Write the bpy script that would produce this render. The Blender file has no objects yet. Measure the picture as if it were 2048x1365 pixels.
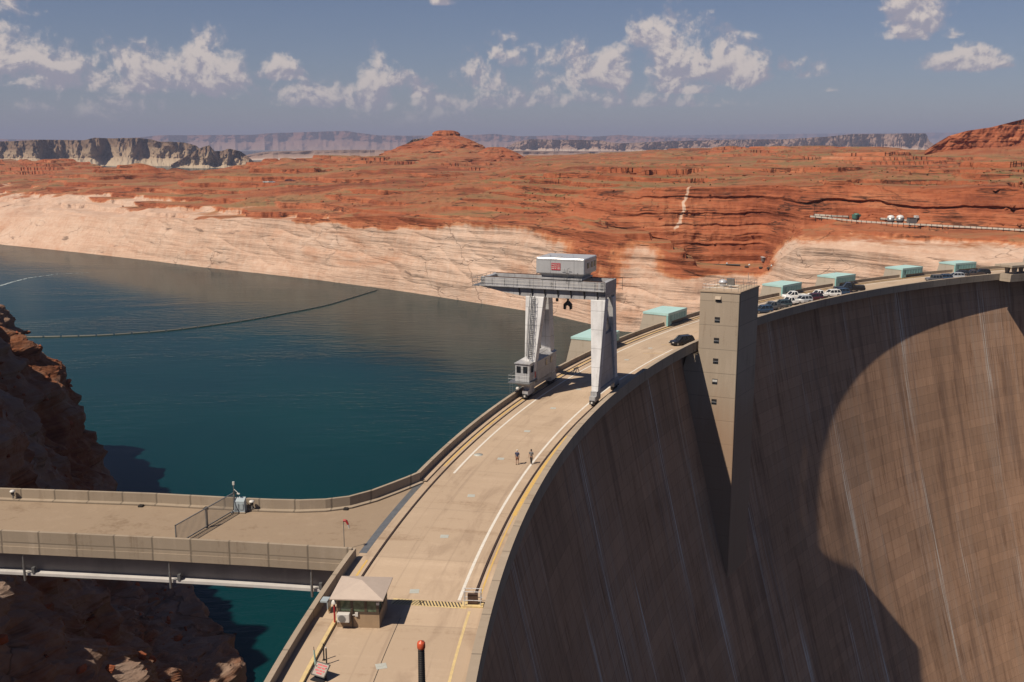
import bpy, bmesh, math, random
import numpy as np
from mathutils import Vector, Matrix
random.seed(7); rng = np.random.default_rng(7)
R = math.radians; PI = math.pi
sc = bpy.context.scene; COL = sc.collection

# ------------------------------------------------------------------ camera
EYE = 35.7; PITCH = R(11.1); FPX = 1991.1
cd = bpy.data.cameras.new('camera'); cam = bpy.data.objects.new('camera', cd); COL.objects.link(cam)
cam.location = (0, 0, EYE); cam.rotation_euler = (R(90) - PITCH, 0, 0)
cd.sensor_width = 36; cd.lens = 36 * FPX / 2048; cd.clip_start = .5; cd.clip_end = 90000
sc.camera = cam
# ------------------------------------------------------------------ light
SUN_AZ = R(180 + 38.5); SUN_EL = R(54)          # direction towards the sun, counted from +x
sd = bpy.data.lights.new('sun', 'SUN'); sun = bpy.data.objects.new('sun', sd); COL.objects.link(sun)
sd.energy = 5.; sd.angle = R(.53); sd.color = (1, .88, .72)
to_sun = Vector((math.cos(SUN_AZ) * math.cos(SUN_EL), math.sin(SUN_AZ) * math.cos(SUN_EL), math.sin(SUN_EL)))
sun.rotation_euler = to_sun.to_track_quat('Z', 'Y').to_euler()
sun.location = (0, 0, 200)
sc.view_settings.view_transform = 'Standard'; sc.view_settings.look = 'None'
sc.view_settings.exposure = .48; sc.view_settings.gamma = 1
SKY_STRENGTH = .05

# ------------------------------------------------------------------ node helper
class NT:
    def __init__(s, nt): s.nt = nt
    def n(s, typ, props=None, **ins):
        nd = s.nt.nodes.new(typ)
        for k, v in (props or {}).items(): setattr(nd, k, v)
        for k, v in ins.items():
            key = int(k[1:]) if k[0] == 'i' and k[1:].isdigit() else k.replace('_', ' ')
            s.set(nd.inputs[key], v)
        return nd
    def set(s, sock, v):
        if isinstance(v, bpy.types.NodeSocket): s.nt.links.new(v, sock)
        elif isinstance(v, bpy.types.Node): s.nt.links.new(v.outputs[0], sock)
        else:
            if isinstance(v, (tuple, list)) and len(v) == 3 and sock.type == 'RGBA': v = (*v, 1)
            sock.default_value = v
    def m(s, op, a, b=0., c=None, clamp=False):
        nd = s.nt.nodes.new('ShaderNodeMath'); nd.operation = op; nd.use_clamp = clamp
        s.set(nd.inputs[0], a); s.set(nd.inputs[1], b)
        if c is not None: s.set(nd.inputs[2], c)
        return nd.outputs[0]
    def mix(s, f, a, b, blend='MIX'):
        nd = s.nt.nodes.new('ShaderNodeMix'); nd.data_type = 'RGBA'; nd.blend_type = blend
        s.set(nd.inputs[0], f); s.set(nd.inputs[6], a); s.set(nd.inputs[7], b)
        return nd.outputs[2]
    def noise(s, vec, scale=1., detail=4., rough=.55, dist=0.):
        nd = s.n('ShaderNodeTexNoise', Vector=vec, Scale=scale, Detail=detail, Roughness=rough, Distortion=dist)
        return nd.outputs[0]
    def vscale(s, vec, v):
        nd = s.n('ShaderNodeVectorMath', {'operation': 'MULTIPLY'}); s.set(nd.inputs[0], vec); nd.inputs[1].default_value = v
        return nd.outputs[0]
    def ramp(s, f, stops, interp='LINEAR'):
        nd = s.nt.nodes.new('ShaderNodeValToRGB'); nd.color_ramp.interpolation = interp
        el = nd.color_ramp.elements
        while len(el) < len(stops): el.new(.5)
        for e, (p, c) in zip(el, stops):
            e.position = p; e.color = (*c, 1) if isinstance(c, (tuple, list)) else (c, c, c, 1)
        s.set(nd.inputs[0], f); return nd.outputs[0]
    def step(s, f, a, b):
        nd = s.nt.nodes.new('ShaderNodeMapRange'); nd.interpolation_type = 'SMOOTHSTEP'
        s.set(nd.inputs[0], f); nd.inputs[1].default_value = a; nd.inputs[2].default_value = b
        return nd.outputs[0]
    def sep(s, v):
        nd = s.n('ShaderNodeSeparateXYZ', Vector=v); return nd.outputs
    def pos(s): return s.nt.nodes.new('ShaderNodeNewGeometry').outputs['Position']

# ------------------------------------------------------------------ world: daylight sky with cumulus
w = bpy.data.worlds.new('World'); sc.world = w; w.use_nodes = True
t = NT(w.node_tree); t.nt.nodes.clear()
sky = t.n('ShaderNodeTexSky', {'sky_type': 'NISHITA', 'sun_disc': False, 'sun_elevation': SUN_EL,
          'sun_rotation': (R(90) - SUN_AZ) % (2 * PI), 'altitude': 1100, 'air_density': 1., 'dust_density': .6, 'ozone_density': 2.})
dirv = t.n('ShaderNodeTexCoord').outputs['Generated']
dx, dy, dz = t.sep(dirv)
U = t.m('ARCTAN2', dx, dy); V = t.m('ARCSINE', dz)
uv = t.n('ShaderNodeCombineXYZ', X=U, Y=V, Z=0.).outputs[0]
def ang(px, py): return math.atan((px - 1024) / FPX), math.atan((293 - py) / FPX)
n_big = t.noise(uv, 24, 10, .6, .35)
n_fine = t.noise(uv, 90, 8, .62)
CL = [  # azimuth/elevation of each cumulus (as seen in degrees*px units), half width, base, top
    (15, 95, 150, 25, .9), (60, 95, 165, 115, .75), (200, 130, 178, 112, .85), (330, 95, 178, 108, 1.), (440, 62, 176, 80, 1.15), (470, 40, 178, 130, .9),
    (576, 40, 162, 120, 1.), (600, 70, 205, 165, .7), (680, 60, 208, 165, .9), (760, 40, 208, 112, .95), (792, 36, 175, 150, .8), (640, 70, 212, 178, .8), (735, 60, 214, 178, .8), (830, 50, 196, 168, .7), (870, 70, 216, 190, .6),
    (950, 44, 170, 118, .85), (985, 30, 182, 145, .8), (1010, 40, 120, 78, .6), (1060, 66, 132, 95, .62), (1120, 60, 178, 108, .85), (1150, 40, 160, 95, .8), (1215, 52, 166, 97, 1.1),
    (1310, 75, 92, 40, .85), (1350, 65, 160, 42, 1.1), (1445, 62, 162, 80, 1.2), (1490, 40, 164, 125, .9), (1370, 66, 190, 168, .95), (1607, 34, 162, 128, .95), (1555, 20, 150, 128, .7),
    (1803, 62, 85, 14, 1.1), (1872, 24, 100, 78, .75), (1900, 66, 152, 114, .95), (893, 22, 26, 10, .75), (1330, 120, 215, 195, .5), (1000, 90, 214, 180, .7), (1130, 90, 208, 172, .75), (1240, 80, 212, 182, .65),
    (230, 120, 238, 205, .45), (850, 130, 245, 212, .45), (1640, 18, 193, 186, .6)]
dens = None; hgt = None
for (px, hw, base, top, amp) in CL:
    cu, cb = ang(px, base); _, ct = ang(px, top); wu = hw / FPX; h = ct - cb
    a = t.m('DIVIDE', t.m('SUBTRACT', U, cu), wu * 1.15)
    b = t.m('DIVIDE', t.m('SUBTRACT', V, cb), h * 1.1)
    up = t.m('MAXIMUM', b, 0.); dn = t.m('MULTIPLY', t.m('MINIMUM', b, 0.), 3.2)
    q = t.m('ADD', t.m('MULTIPLY', a, a), t.m('ADD', t.m('MULTIPLY', up, up), t.m('MULTIPLY', dn, dn)))
    sh = t.m('MULTIPLY', t.m('SUBTRACT', 1.08, q), amp)
    sh = t.m('MAXIMUM', sh, -1.2)
    hh = t.m('MULTIPLY', t.m('MAXIMUM', sh, 0.), t.m('ADD', t.m('MULTIPLY', b, .8), .25))
    dens = sh if dens is None else t.m('MAXIMUM', dens, sh)
    hgt = hh if hgt is None else t.m('MAXIMUM', hgt, hh)
bump = t.m('ADD', t.m('MULTIPLY', t.m('SUBTRACT', n_big, .5), 3.6), t.m('MULTIPLY', t.m('SUBTRACT', n_fine, .5), 1.9))
den = t.m('ADD', dens, bump)
mask = t.step(den, .0, .95)
uv2 = t.n('ShaderNodeVectorMath', {'operation': 'ADD'}); t.set(uv2.inputs[0], uv); uv2.inputs[1].default_value = (-.004, .006, 0)
relief = t.m('SUBTRACT', n_big, t.noise(uv2.outputs[0], 24, 10, .6, .35))
lit = t.step(t.m('ADD', t.m('ADD', hgt, t.m('MULTIPLY', relief, 5.)), t.m('MULTIPLY', t.m('SUBTRACT', n_fine, .5), 1.5)), .02, .7)
ccol = t.mix(lit, (.46, .43, .50), (1., .86, .76))
skyc = t.mix(1., sky.outputs[0], (.73, .71, .80), 'MULTIPLY')
bg_sky = t.n('ShaderNodeBackground', Color=skyc, Strength=SKY_STRENGTH)
bg_cl = t.n('ShaderNodeBackground', Color=ccol, Strength=.56)
fade = t.m('MULTIPLY', mask, t.step(V, .008, .05))
mx = t.n('ShaderNodeMixShader', Fac=t.m('MULTIPLY', fade, .85)); t.set(mx.inputs[1], bg_sky); t.set(mx.inputs[2], bg_cl)
t.n('ShaderNodeOutputWorld', Surface=mx)

# ------------------------------------------------------------------ mesh helpers
class MB:
    def __init__(s): s.v = []; s.f = []; s.sm = []
    def add(s, vs, fs, smooth=False):
        o = len(s.v); s.v += [tuple(v) for v in vs]; s.f += [tuple(i + o for i in f) for f in fs]; s.sm += [smooth] * len(fs); return s
    def box(s, c, size, rot=0., M=None):
        x, y, z = size[0] / 2, size[1] / 2, size[2] / 2
        vs = [Vector((a * x, b * y, d * z)) for a in (-1, 1) for b in (-1, 1) for d in (-1, 1)]
        m = Matrix.Translation(c) @ (M if M else Matrix.Rotation(rot, 4, 'Z'))
        return s.add([m @ v for v in vs], [(0, 1, 3, 2), (4, 6, 7, 5), (0, 4, 5, 1), (2, 3, 7, 6), (0, 2, 6, 4), (1, 5, 7, 3)])
    def bx(s, a, b): return s.box([(a[i] + b[i]) / 2 for i in range(3)], [abs(b[i] - a[i]) for i in range(3)])
    def hexa(s, lo, hi):   # two quads (bottom, top), each 4 pts counter-clockwise from above
        return s.add(list(lo) + list(hi), [(3, 2, 1, 0), (4, 5, 6, 7), (0, 1, 5, 4), (1, 2, 6, 5), (2, 3, 7, 6), (3, 0, 4, 7)])
    def tube(s, a, b, r, r2=None, n=8, caps=True):
        a = Vector(a); b = Vector(b); r2 = r if r2 is None else r2
        d = (b - a).normalized(); u = d.orthogonal().normalized(); w_ = d.cross(u)
        vs = []
        for p, rr in ((a, r), (b, r2)):
            vs += [p + (u * math.cos(2 * PI * i / n) + w_ * math.sin(2 * PI * i / n)) * rr for i in range(n)]
        fs = [(i, (i + 1) % n, n + (i + 1) % n, n + i) for i in range(n)]
        s.add(vs, fs, n > 6)
        if caps: s.add(vs[:n], [tuple(range(n - 1, -1, -1))]); s.add(vs[n:], [tuple(range(n))])
        return s
    def lathe(s, c, prof, n=16):
        c = Vector(c); k = len(prof)
        vs = [c + Vector((r * math.cos(2 * PI * i / n), r * math.sin(2 * PI * i / n), z)) for (r, z) in prof for i in range(n)]
        return s.add(vs, [(j * n + i, j * n + (i + 1) % n, (j + 1) * n + (i + 1) % n, (j + 1) * n + i) for j in range(k - 1) for i in range(n)], True)
    def prism(s, poly, y0, y1):   # polygon in x,z extruded along y
        n = len(poly)
        vs = [(x, y0, z) for x, z in poly] + [(x, y1, z) for x, z in poly]
        return s.add(vs, [tuple(range(n)), tuple(range(2 * n - 1, n - 1, -1))] + [(i, i + n, (i + 1) % n + n, (i + 1) % n) for i in range(n)])
    def slab(s, poly, z0, z1):
        n = len(poly)
        vs = [(x, y, z0) for x, y in poly] + [(x, y, z1) for x, y in poly]
        return s.add(vs, [tuple(range(n - 1, -1, -1)), tuple(range(n, 2 * n))] + [(i, (i + 1) % n, (i + 1) % n + n, i + n) for i in range(n)])
    def build(s, name, mat, parent=None, bevel=0.):
        me = bpy.data.meshes.new(name); me.from_pydata(s.v, [], s.f)
        me.polygons.foreach_set('use_smooth', s.sm)
        bm = bmesh.new(); bm.from_mesh(me); bmesh.ops.recalc_face_normals(bm, faces=bm.faces)
        bm.to_mesh(me); bm.free()
        o = bpy.data.objects.new(name, me); COL.objects.link(o)
        me.materials.append(mat)
        if parent: o.parent = parent
        if bevel:
            md = o.modifiers.new('edge', 'BEVEL'); md.width = bevel; md.segments = 2; md.limit_method = 'ANGLE'
        return o
def tag(o, label, cat, group=None):
    o['label'] = label; o['category'] = cat
    if group: o['group'] = group
    return o
def thing(name, label, cat, loc=(0, 0, 0), rz=0., group=None):
    o = bpy.data.objects.new(name, None); COL.objects.link(o); o.location = loc; o.rotation_euler = (0, 0, rz); o.empty_display_size = .5
    return tag(o, label, cat, group)
def struct(o): o['kind'] = 'structure'; return o
def copy_tree(o, parent=None):
    c = o.copy(); COL.objects.link(c)
    if parent: c.parent = parent
    for ch in list(o.children): copy_tree(ch, c)
    return c
def grid_mesh(name, P, mat, attrs=None, smooth=False, uvs=None, flip=False):
    nr, nc = P.shape[:2]
    me = bpy.data.meshes.new(name); me.vertices.add(nr * nc)
    me.vertices.foreach_set('co', P.reshape(-1).astype(np.float32))
    i = np.arange(nr * nc).reshape(nr, nc)
    q = np.stack([i[:-1, :-1], i[:-1, 1:], i[1:, 1:], i[1:, :-1]], -1).reshape(-1, 4)
    if flip: q = q[:, ::-1]
    nf = len(q)
    me.loops.add(nf * 4); me.loops.foreach_set('vertex_index', q.reshape(-1).astype(np.int32))
    me.polygons.add(nf); me.polygons.foreach_set('loop_start', (np.arange(nf) * 4).astype(np.int32))
    me.polygons.foreach_set('use_smooth', np.full(nf, smooth))
    me.update(calc_edges=True)
    for k, a in (attrs or {}).items():
        at = me.attributes.new(k, 'FLOAT', 'POINT'); at.data.foreach_set('value', a.reshape(-1).astype(np.float32))
    if uvs is not None:
        l = me.uv_layers.new(name='UVMap'); l.data.foreach_set('uv', uvs.reshape(-1, 2)[q.reshape(-1)].astype(np.float32).reshape(-1))
    me.validate(); me.materials.append(mat)
    o = bpy.data.objects.new(name, me); COL.objects.link(o); return o

# ------------------------------------------------------------------ numpy noise
_perm = rng.permutation(256).astype(np.int64); _perm = np.concatenate([_perm, _perm, _perm])
_g3 = rng.normal(size=(256, 3)); _g3 /= np.linalg.norm(_g3, axis=1)[:, None]
def pn(x, y, z):
    x, y, z = np.broadcast_arrays(x, y, z)
    xi = np.floor(x).astype(np.int64); yi = np.floor(y).astype(np.int64); zi = np.floor(z).astype(np.int64)
    xf, yf, zf = x - xi, y - yi, z - zi
    u, v, w_ = [q * q * q * (q * (q * 6 - 15) + 10) for q in (xf, yf, zf)]
    def g(a, b, c):
        h = _perm[_perm[_perm[(xi + a) & 255] + ((yi + b) & 255)] + ((zi + c) & 255)]
        G = _g3[h & 255]
        return G[..., 0] * (xf - a) + G[..., 1] * (yf - b) + G[..., 2] * (zf - c)
    l = lambda a, b, q: a + q * (b - a)
    return 1.5 * l(l(l(g(0, 0, 0), g(1, 0, 0), u), l(g(0, 1, 0), g(1, 1, 0), u), v),
             l(l(g(0, 0, 1), g(1, 0, 1), u), l(g(0, 1, 1), g(1, 1, 1), u), v), w_)
def fbm(x, y, z, o=4, rough=.5, ridge=False):
    s = 0; a = 1; f = 1
    for k in range(o):
        n = pn(x * f + 17.3 * k, y * f + 5.1 * k, z * f + 9.7 * k)
        s = s + a * ((1 - 2 * np.abs(n)) if ridge else n); a *= rough; f *= 2.03
    return s
def sst(x, a, b):
    q = np.clip((x - a) / (b - a), 0, 1); return q * q * (3 - 2 * q)
def strata(z, sc_=1.):   # bedding profile: outward offset in -1..1 by height
    z = z * sc_
    return .5 * pn(z * .9, 3.1, 7.7) + .35 * np.sign(pn(z * .47, 1.3, 2.2)) * np.abs(pn(z * .47, 1.3, 2.2)) ** .5 + .3 * pn(z * 2.1, 8.1, .4)

# ------------------------------------------------------------------ materials
def new_mat(name):
    m = bpy.data.materials.new(name); m.use_nodes = True; nt = m.node_tree; nt.nodes.clear()
    tt = NT(nt); b = tt.n('ShaderNodeBsdfPrincipled'); tt.n('ShaderNodeOutputMaterial', Surface=b.outputs[0])
    return m, tt, b
def set_bump(tt, b, h, strength=.4, dist=.1):
    bp = tt.n('ShaderNodeBump', Strength=strength, Distance=dist, Height=h); tt.set(b.inputs['Normal'], bp.outputs[0])
def paint(name, col, rough=.5, metal=0., var=.12, scale=1.5, dirt=None, seam=0.):
    col = tuple(c * .75 for c in col)
    if dirt: dirt = tuple(c * .75 for c in dirt)
    m, tt, b = new_mat(name)
    oc = tt.n('ShaderNodeTexCoord').outputs['Object']
    n = tt.noise(oc, scale, 5, .6)
    n2 = tt.noise(tt.vscale(oc, (4, 4, .35)), scale, 4, .6)
    f = tt.m('ADD', tt.m('MULTIPLY', n, .6), tt.m('MULTIPLY', n2, .4))
    dk = tuple(c * (1 - 2.2 * var) for c in col) if dirt is None else dirt
    lt = tuple(min(1, c * (1 + var)) for c in col)
    tt.set(b.inputs['Base Color'], tt.ramp(f, [(.3, dk), (.55, col), (.75, lt)]))
    if seam:
        ox, oy, oz = tt.sep(oc); fz = tt.m('ABSOLUTE', tt.m('SUBTRACT', tt.m('FRACT', tt.m('DIVIDE', oz, seam)), .5)); fx = tt.m('ABSOLUTE', tt.m('SUBTRACT', tt.m('FRACT', tt.m('DIVIDE', tt.m('ADD', ox, tt.m('MULTIPLY', oy, .37)), seam * 1.6)), .5))
        ln = tt.m('MAXIMUM', tt.step(fz, .5 - .05 / seam, .5 - .012 / seam), tt.step(fx, .5 - .03 / seam, .5 - .008 / seam))
        src = b.inputs['Base Color'].links[0].from_socket; ru = tt.step(tt.noise(tt.vscale(oc, (2.2, 2.2, .16)), 1., 5, .65), .60, .72)
        c1 = tt.mix(tt.m('MULTIPLY', ru, .45), src, (.16, .10, .07)); tt.set(b.inputs['Base Color'], tt.mix(tt.m('MULTIPLY', ln, .55), c1, (.06, .06, .065)))
    b.inputs['Roughness'].default_value = rough; b.inputs['Metallic'].default_value = metal
    return m
def glass_dark(name, col=(.02, .025, .03)):
    m, tt, b = new_mat(name)
    n = tt.noise(tt.n('ShaderNodeTexCoord').outputs['Object'], 2.5, 2)
    tt.set(b.inputs['Base Color'], tt.ramp(n, [(.3, tuple(c * .6 for c in col)), (.7, tuple(c * 1.5 for c in col))]))
    b.inputs['Roughness'].default_value = .08
    return m
def concrete(name, base=(.36, .285, .215), streak=.35, uvscale=None, joint=(12.2, 2.3), lines=.5, white=0., panel=.12, bump=.25, face=False):
    base = tuple(c * .72 for c in base)
    m, tt, b = new_mat(name)
    if uvscale: vec = tt.n('ShaderNodeTexCoord').outputs['UV']; u, v, _ = tt.sep(vec)
    else:
        vec = tt.n('ShaderNodeTexCoord').outputs['Object']; u, _, v = tt.sep(vec)
    if uvscale: vec = tt.n('ShaderNodeCombineXYZ', X=u, Y=0., Z=v).outputs[0]
    n1 = tt.noise(vec, .12, 6, .6); n2 = tt.noise(tt.vscale(vec, (.7, .7, .045)), 1., 6, .65); n3 = tt.noise(tt.vscale(vec, (3.2, 3.2, .12)), 1., 4, .6)
    n4 = tt.noise(vec, 3., 5, .65)
    f = tt.m('ADD', tt.m('ADD', tt.m('MULTIPLY', n1, .35), tt.m('MULTIPLY', n2, .2 + streak * .6)), tt.m('ADD', tt.m('MULTIPLY', n3, streak * .5), tt.m('MULTIPLY', n4, .15)))
    tot = .35 + .2 + streak * 1.1 + .15
    f = tt.m('DIVIDE', f, tot)
    dk = (base[0] * .55, base[1] * .47, base[2] * .40); lt = (min(1, base[0] * 1.22), min(1, base[1] * 1.24), min(1, base[2] * 1.28))
    col = tt.ramp(f, [(.40, dk), (.48, base), (.52, base), (.60, lt)] if face else [(.34, dk), (.47, base), (.52, base), (.66, lt)])
    n2 = n2 if not face else tt.noise(tt.vscale(vec, (.22, .22, .018)), 1., 5, .6)
    if face: col = tt.mix(tt.m('MULTIPLY', tt.step(n2, .5, .66), .5), col, (.085, .043, .028))
    if face: col = tt.mix(tt.m('MULTIPLY', tt.step(n2, .47, .34), .32), col, (.26, .187, .137))
    # pour blocks: tone per block, thin joint lines
    bu = tt.m('FLOOR', tt.m('DIVIDE', u, joint[0])); bv = tt.m('FLOOR', tt.m('DIVIDE', v, joint[1]))
    wn = tt.n('ShaderNodeTexWhiteNoise', {'noise_dimensions': '2D'}, Vector=tt.n('ShaderNodeCombineXYZ', X=bu, Y=bv, Z=0.).outputs[0]).outputs[0]
    wn2 = tt.n('ShaderNodeTexWhiteNoise', {'noise_dimensions': '2D'}, Vector=tt.n('ShaderNodeCombineXYZ', X=bu, Y=tt.m('FLOOR', tt.m('DIVIDE', bv, 7.)), Z=0.).outputs[0]).outputs[0]
    tone = tt.m('ADD', 1. - panel, tt.m('ADD', tt.m('MULTIPLY', wn, panel), tt.m('MULTIPLY', wn2, panel)))
    col = tt.mix(1., col, tt.n('ShaderNodeCombineColor', Red=tone, Green=tone, Blue=tone).outputs[0], 'MULTIPLY')
    fu = tt.m('ABSOLUTE', tt.m('SUBTRACT', tt.m('FRACT', tt.m('DIVIDE', u, joint[0])), .5)); fv = tt.m('ABSOLUTE', tt.m('SUBTRACT', tt.m('FRACT', tt.m('DIVIDE', v, joint[1])), .5))
    lu = tt.step(fu, .5 - .13 / joint[0], .5 - .03 / joint[0]); lv = tt.m('MULTIPLY', tt.step(fv, .5 - .10 / joint[1], .5 - .02 / joint[1]), tt.m('ADD', .25, tt.m('MULTIPLY', n1, .9)))
    ln = tt.m('MULTIPLY', tt.m('MAXIMUM', lu, lv), lines)
    if white:
        nw = tt.noise(tt.vscale(vec, (.05, .05, .012)), 1., 3); nw2 = tt.noise(tt.vscale(vec, (2.5, 2.5, .05)), 1., 4, .6)
        near = tt.step(fu, .38, .495)
        wf = tt.m('MULTIPLY', tt.m('MULTIPLY', tt.step(nw, .46, .62), tt.step(nw2, .44, .66)), tt.m('MULTIPLY', tt.m('ADD', .16, near), white * .55), clamp=True)
        col = tt.mix(wf, col, (.45, .40, .36))
    col = tt.mix(ln, col, tuple(c * .33 for c in base))
    tt.set(b.inputs['Base Color'], col); b.inputs['Roughness'].default_value = .88
    set_bump(tt, b, tt.m('ADD', tt.m('MULTIPLY', n4, .5), tt.m('MULTIPLY', ln, -1.)), bump, .08)
    return m
M = {}
M['face'] = concrete('dam_face_concrete', (.42, .245, .148), .7, True, (12.2, 2.29), .42, 3.2, .18, face=True)
M['parapet'] = concrete('parapet_concrete', (.36, .29, .22), .35, True, (6.1, 50.), .6, 0., .1)
M['deck'] = concrete('deck_concrete', (.465, .35, .25), .12, True, (12.2, 12.01), .22, 0., .1, .15)
def stain_deck():
    m = M['deck']; tt = NT(m.node_tree); b = [n for n in m.node_tree.nodes if n.type == 'BSDF_PRINCIPLED'][0]
    src = b.inputs['Base Color'].links[0].from_socket; u, v, _ = tt.sep(tt.n('ShaderNodeTexCoord').outputs['UV']); vec = tt.n('ShaderNodeCombineXYZ', X=u, Y=v, Z=0.).outputs[0]
    a = tt.noise(tt.vscale(vec, (.10, .35, 1)), 1., 6, .65, .5); c = tt.noise(tt.vscale(vec, (.03, 1.6, 1)), 1., 4, .6); d = tt.noise(vec, .9, 6, .7)
    col = tt.mix(tt.m('MULTIPLY', tt.step(a, .52, .66), .35), src, (.18, .122, .083)); col = tt.mix(tt.m('MULTIPLY', tt.step(c, .56, .68), .28), col, (.16, .11, .08))
    col = tt.mix(tt.m('MULTIPLY', tt.step(d, .66, .72), .5), col, (.14, .09, .06)); tt.set(b.inputs['Base Color'], col)
stain_deck()
M['bridge_conc'] = concrete('bridge_concrete', (.33, .265, .2), .3, False, (3.6, 60.), .7, 0., .08)
M['bridge_deck'] = concrete('bridge_deck_concrete', (.33, .245, .17), .15, False, (40., 50.), .2, 0., .05)
M['tower'] = concrete('tower_concrete', (.40, .325, .25), .5, False, (60., 4.35), .7, .0, .1)
def stain_tower():
    m = M['tower']; tt = NT(m.node_tree); b = [n for n in m.node_tree.nodes if n.type == 'BSDF_PRINCIPLED'][0]
    src = b.inputs['Base Color'].links[0].from_socket; oc = tt.n('ShaderNodeTexCoord').outputs['Object']; z = tt.sep(oc)[2]
    n = tt.noise(tt.vscale(oc, (.5, .5, .05)), 1., 4, .6)
    f = tt.step(tt.m('ADD', z, tt.m('MULTIPLY', tt.m('SUBTRACT', n, .5), 12.)), -3., -17.)
    tt.set(b.inputs['Base Color'], tt.mix(tt.m('MULTIPLY', f, .75), src, (.235, .145, .09)))
stain_tower()
M['house_conc'] = concrete('gate_house_concrete', (.44, .38, .31), .3, False, (30., 2.), .3, 0., .08)
M['grey_paint'] = paint('crane_grey_paint', (.42, .42, .44), .42, .0, .17, .6, seam=1.9)
M['light_paint'] = paint('crane_pale_paint', (.70, .70, .72), .45, 0, .13, .5, seam=2.6)
M['silver'] = paint('aluminium_sheet', (.56, .57, .60), .3, .25, .08, .5, seam=2.2)
M['dark_steel'] = paint('dark_steel', (.035, .033, .034), .5, .3)
M['steel'] = paint('galvanised_steel', (.30, .31, .32), .4, .6)
M['girder_white'] = paint('girder_pale_paint', (.58, .56, .55), .5, 0, .08, .4)
M['girder_grey'] = paint('girder_grey_paint', (.22, .195, .19), .55, 0, .12, .4)
M['teal'] = paint('teal_sheet_metal', (.26, .50, .49), .45, 0, .06, .5)
M['teal_roof'] = paint('pale_teal_roof', (.45, .68, .66), .45, 0, .05, .5)
M['white_line'] = paint('white_road_paint', (.74, .70, .64), .7, 0, .12, 3)
M['yellow_line'] = paint('yellow_road_paint', (.62, .40, .10), .7, 0, .2, 2.5, (.46, .33, .19))
M['yellow_pale'] = paint('worn_yellow_paint', (.66, .50, .24), .7, 0, .15, 2.5, (.44, .33, .2))
M['black_line'] = paint('black_road_paint', (.05, .04, .035), .8)
M['rail_rust'] = paint('rusty_rail', (.09, .05, .035), .6, .3)
M['roof_tan'] = paint('pinkish_sheet_roof', (.50, .41, .35), .6, 0, .05, .8)
M['booth_tan'] = paint('tan_panel_wall', (.36, .25, .155), .7, 0, .08, 2.)
M['booth_brown'] = paint('brown_window_frame', (.075, .05, .035), .5)
M['glass_green'] = glass_dark('green_tinted_glass', (.06, .085, .055))
M['glass'] = glass_dark('dark_glass', (.015, .018, .022))
M['white_plastic'] = paint('white_enamel', (.62, .60, .57), .45, 0, .05)
M['red'] = paint('red_enamel', (.42, .02, .025), .4, 0, .1)
M['orange'] = paint('orange_plastic_cap', (.55, .09, .035), .4, 0, .08)
M['red_sign'] = paint('red_sign_paint', (.45, .03, .05), .5, 0, .05)
M['cabinet'] = paint('blue_grey_enamel', (.36, .42, .46), .45, 0, .06)
M['tyre'] = paint('tyre_rubber', (.02, .02, .02), .8)
M['rim'] = paint('alloy_rim', (.45, .45, .46), .3, .7)
M['teal_post'] = paint('pale_green_paint', (.33, .5, .45), .5)
M['wood_boom'] = paint('weathered_float', (.12, .115, .10), .7)
M['hatch'] = paint('pale_steel_plate', (.50, .51, .47), .55, .1, .08, 4)
M['stone_white'] = paint('bleached_boulder', (.5, .42, .35), .9, 0, .1, 1)
M['tank'] = paint('white_tank_paint', (.62, .62, .62), .45, 0, .05, .5)
M['guard'] = paint('pale_guardrail', (.62, .57, .50), .5, .1, .06, 1)
M['green_van'] = paint('green_tank_paint', (.06, .17, .14), .5, 0, .1, 1)
M['dirt'] = paint('gravel_road_dirt', (.27, .19, .12), .95, 0, .1, .3)
M['sign_face'] = paint('faded_sign_face', (.33, .27, .235), .6, 0, .08, 2.)
M['boulder'] = paint('varnished_boulder', (.06, .035, .028), .9, 0, .2, 1.)
M['shrub'] = paint('sage_leaves', (.16, .15, .07), .9, 0, .3, .4)

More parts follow.
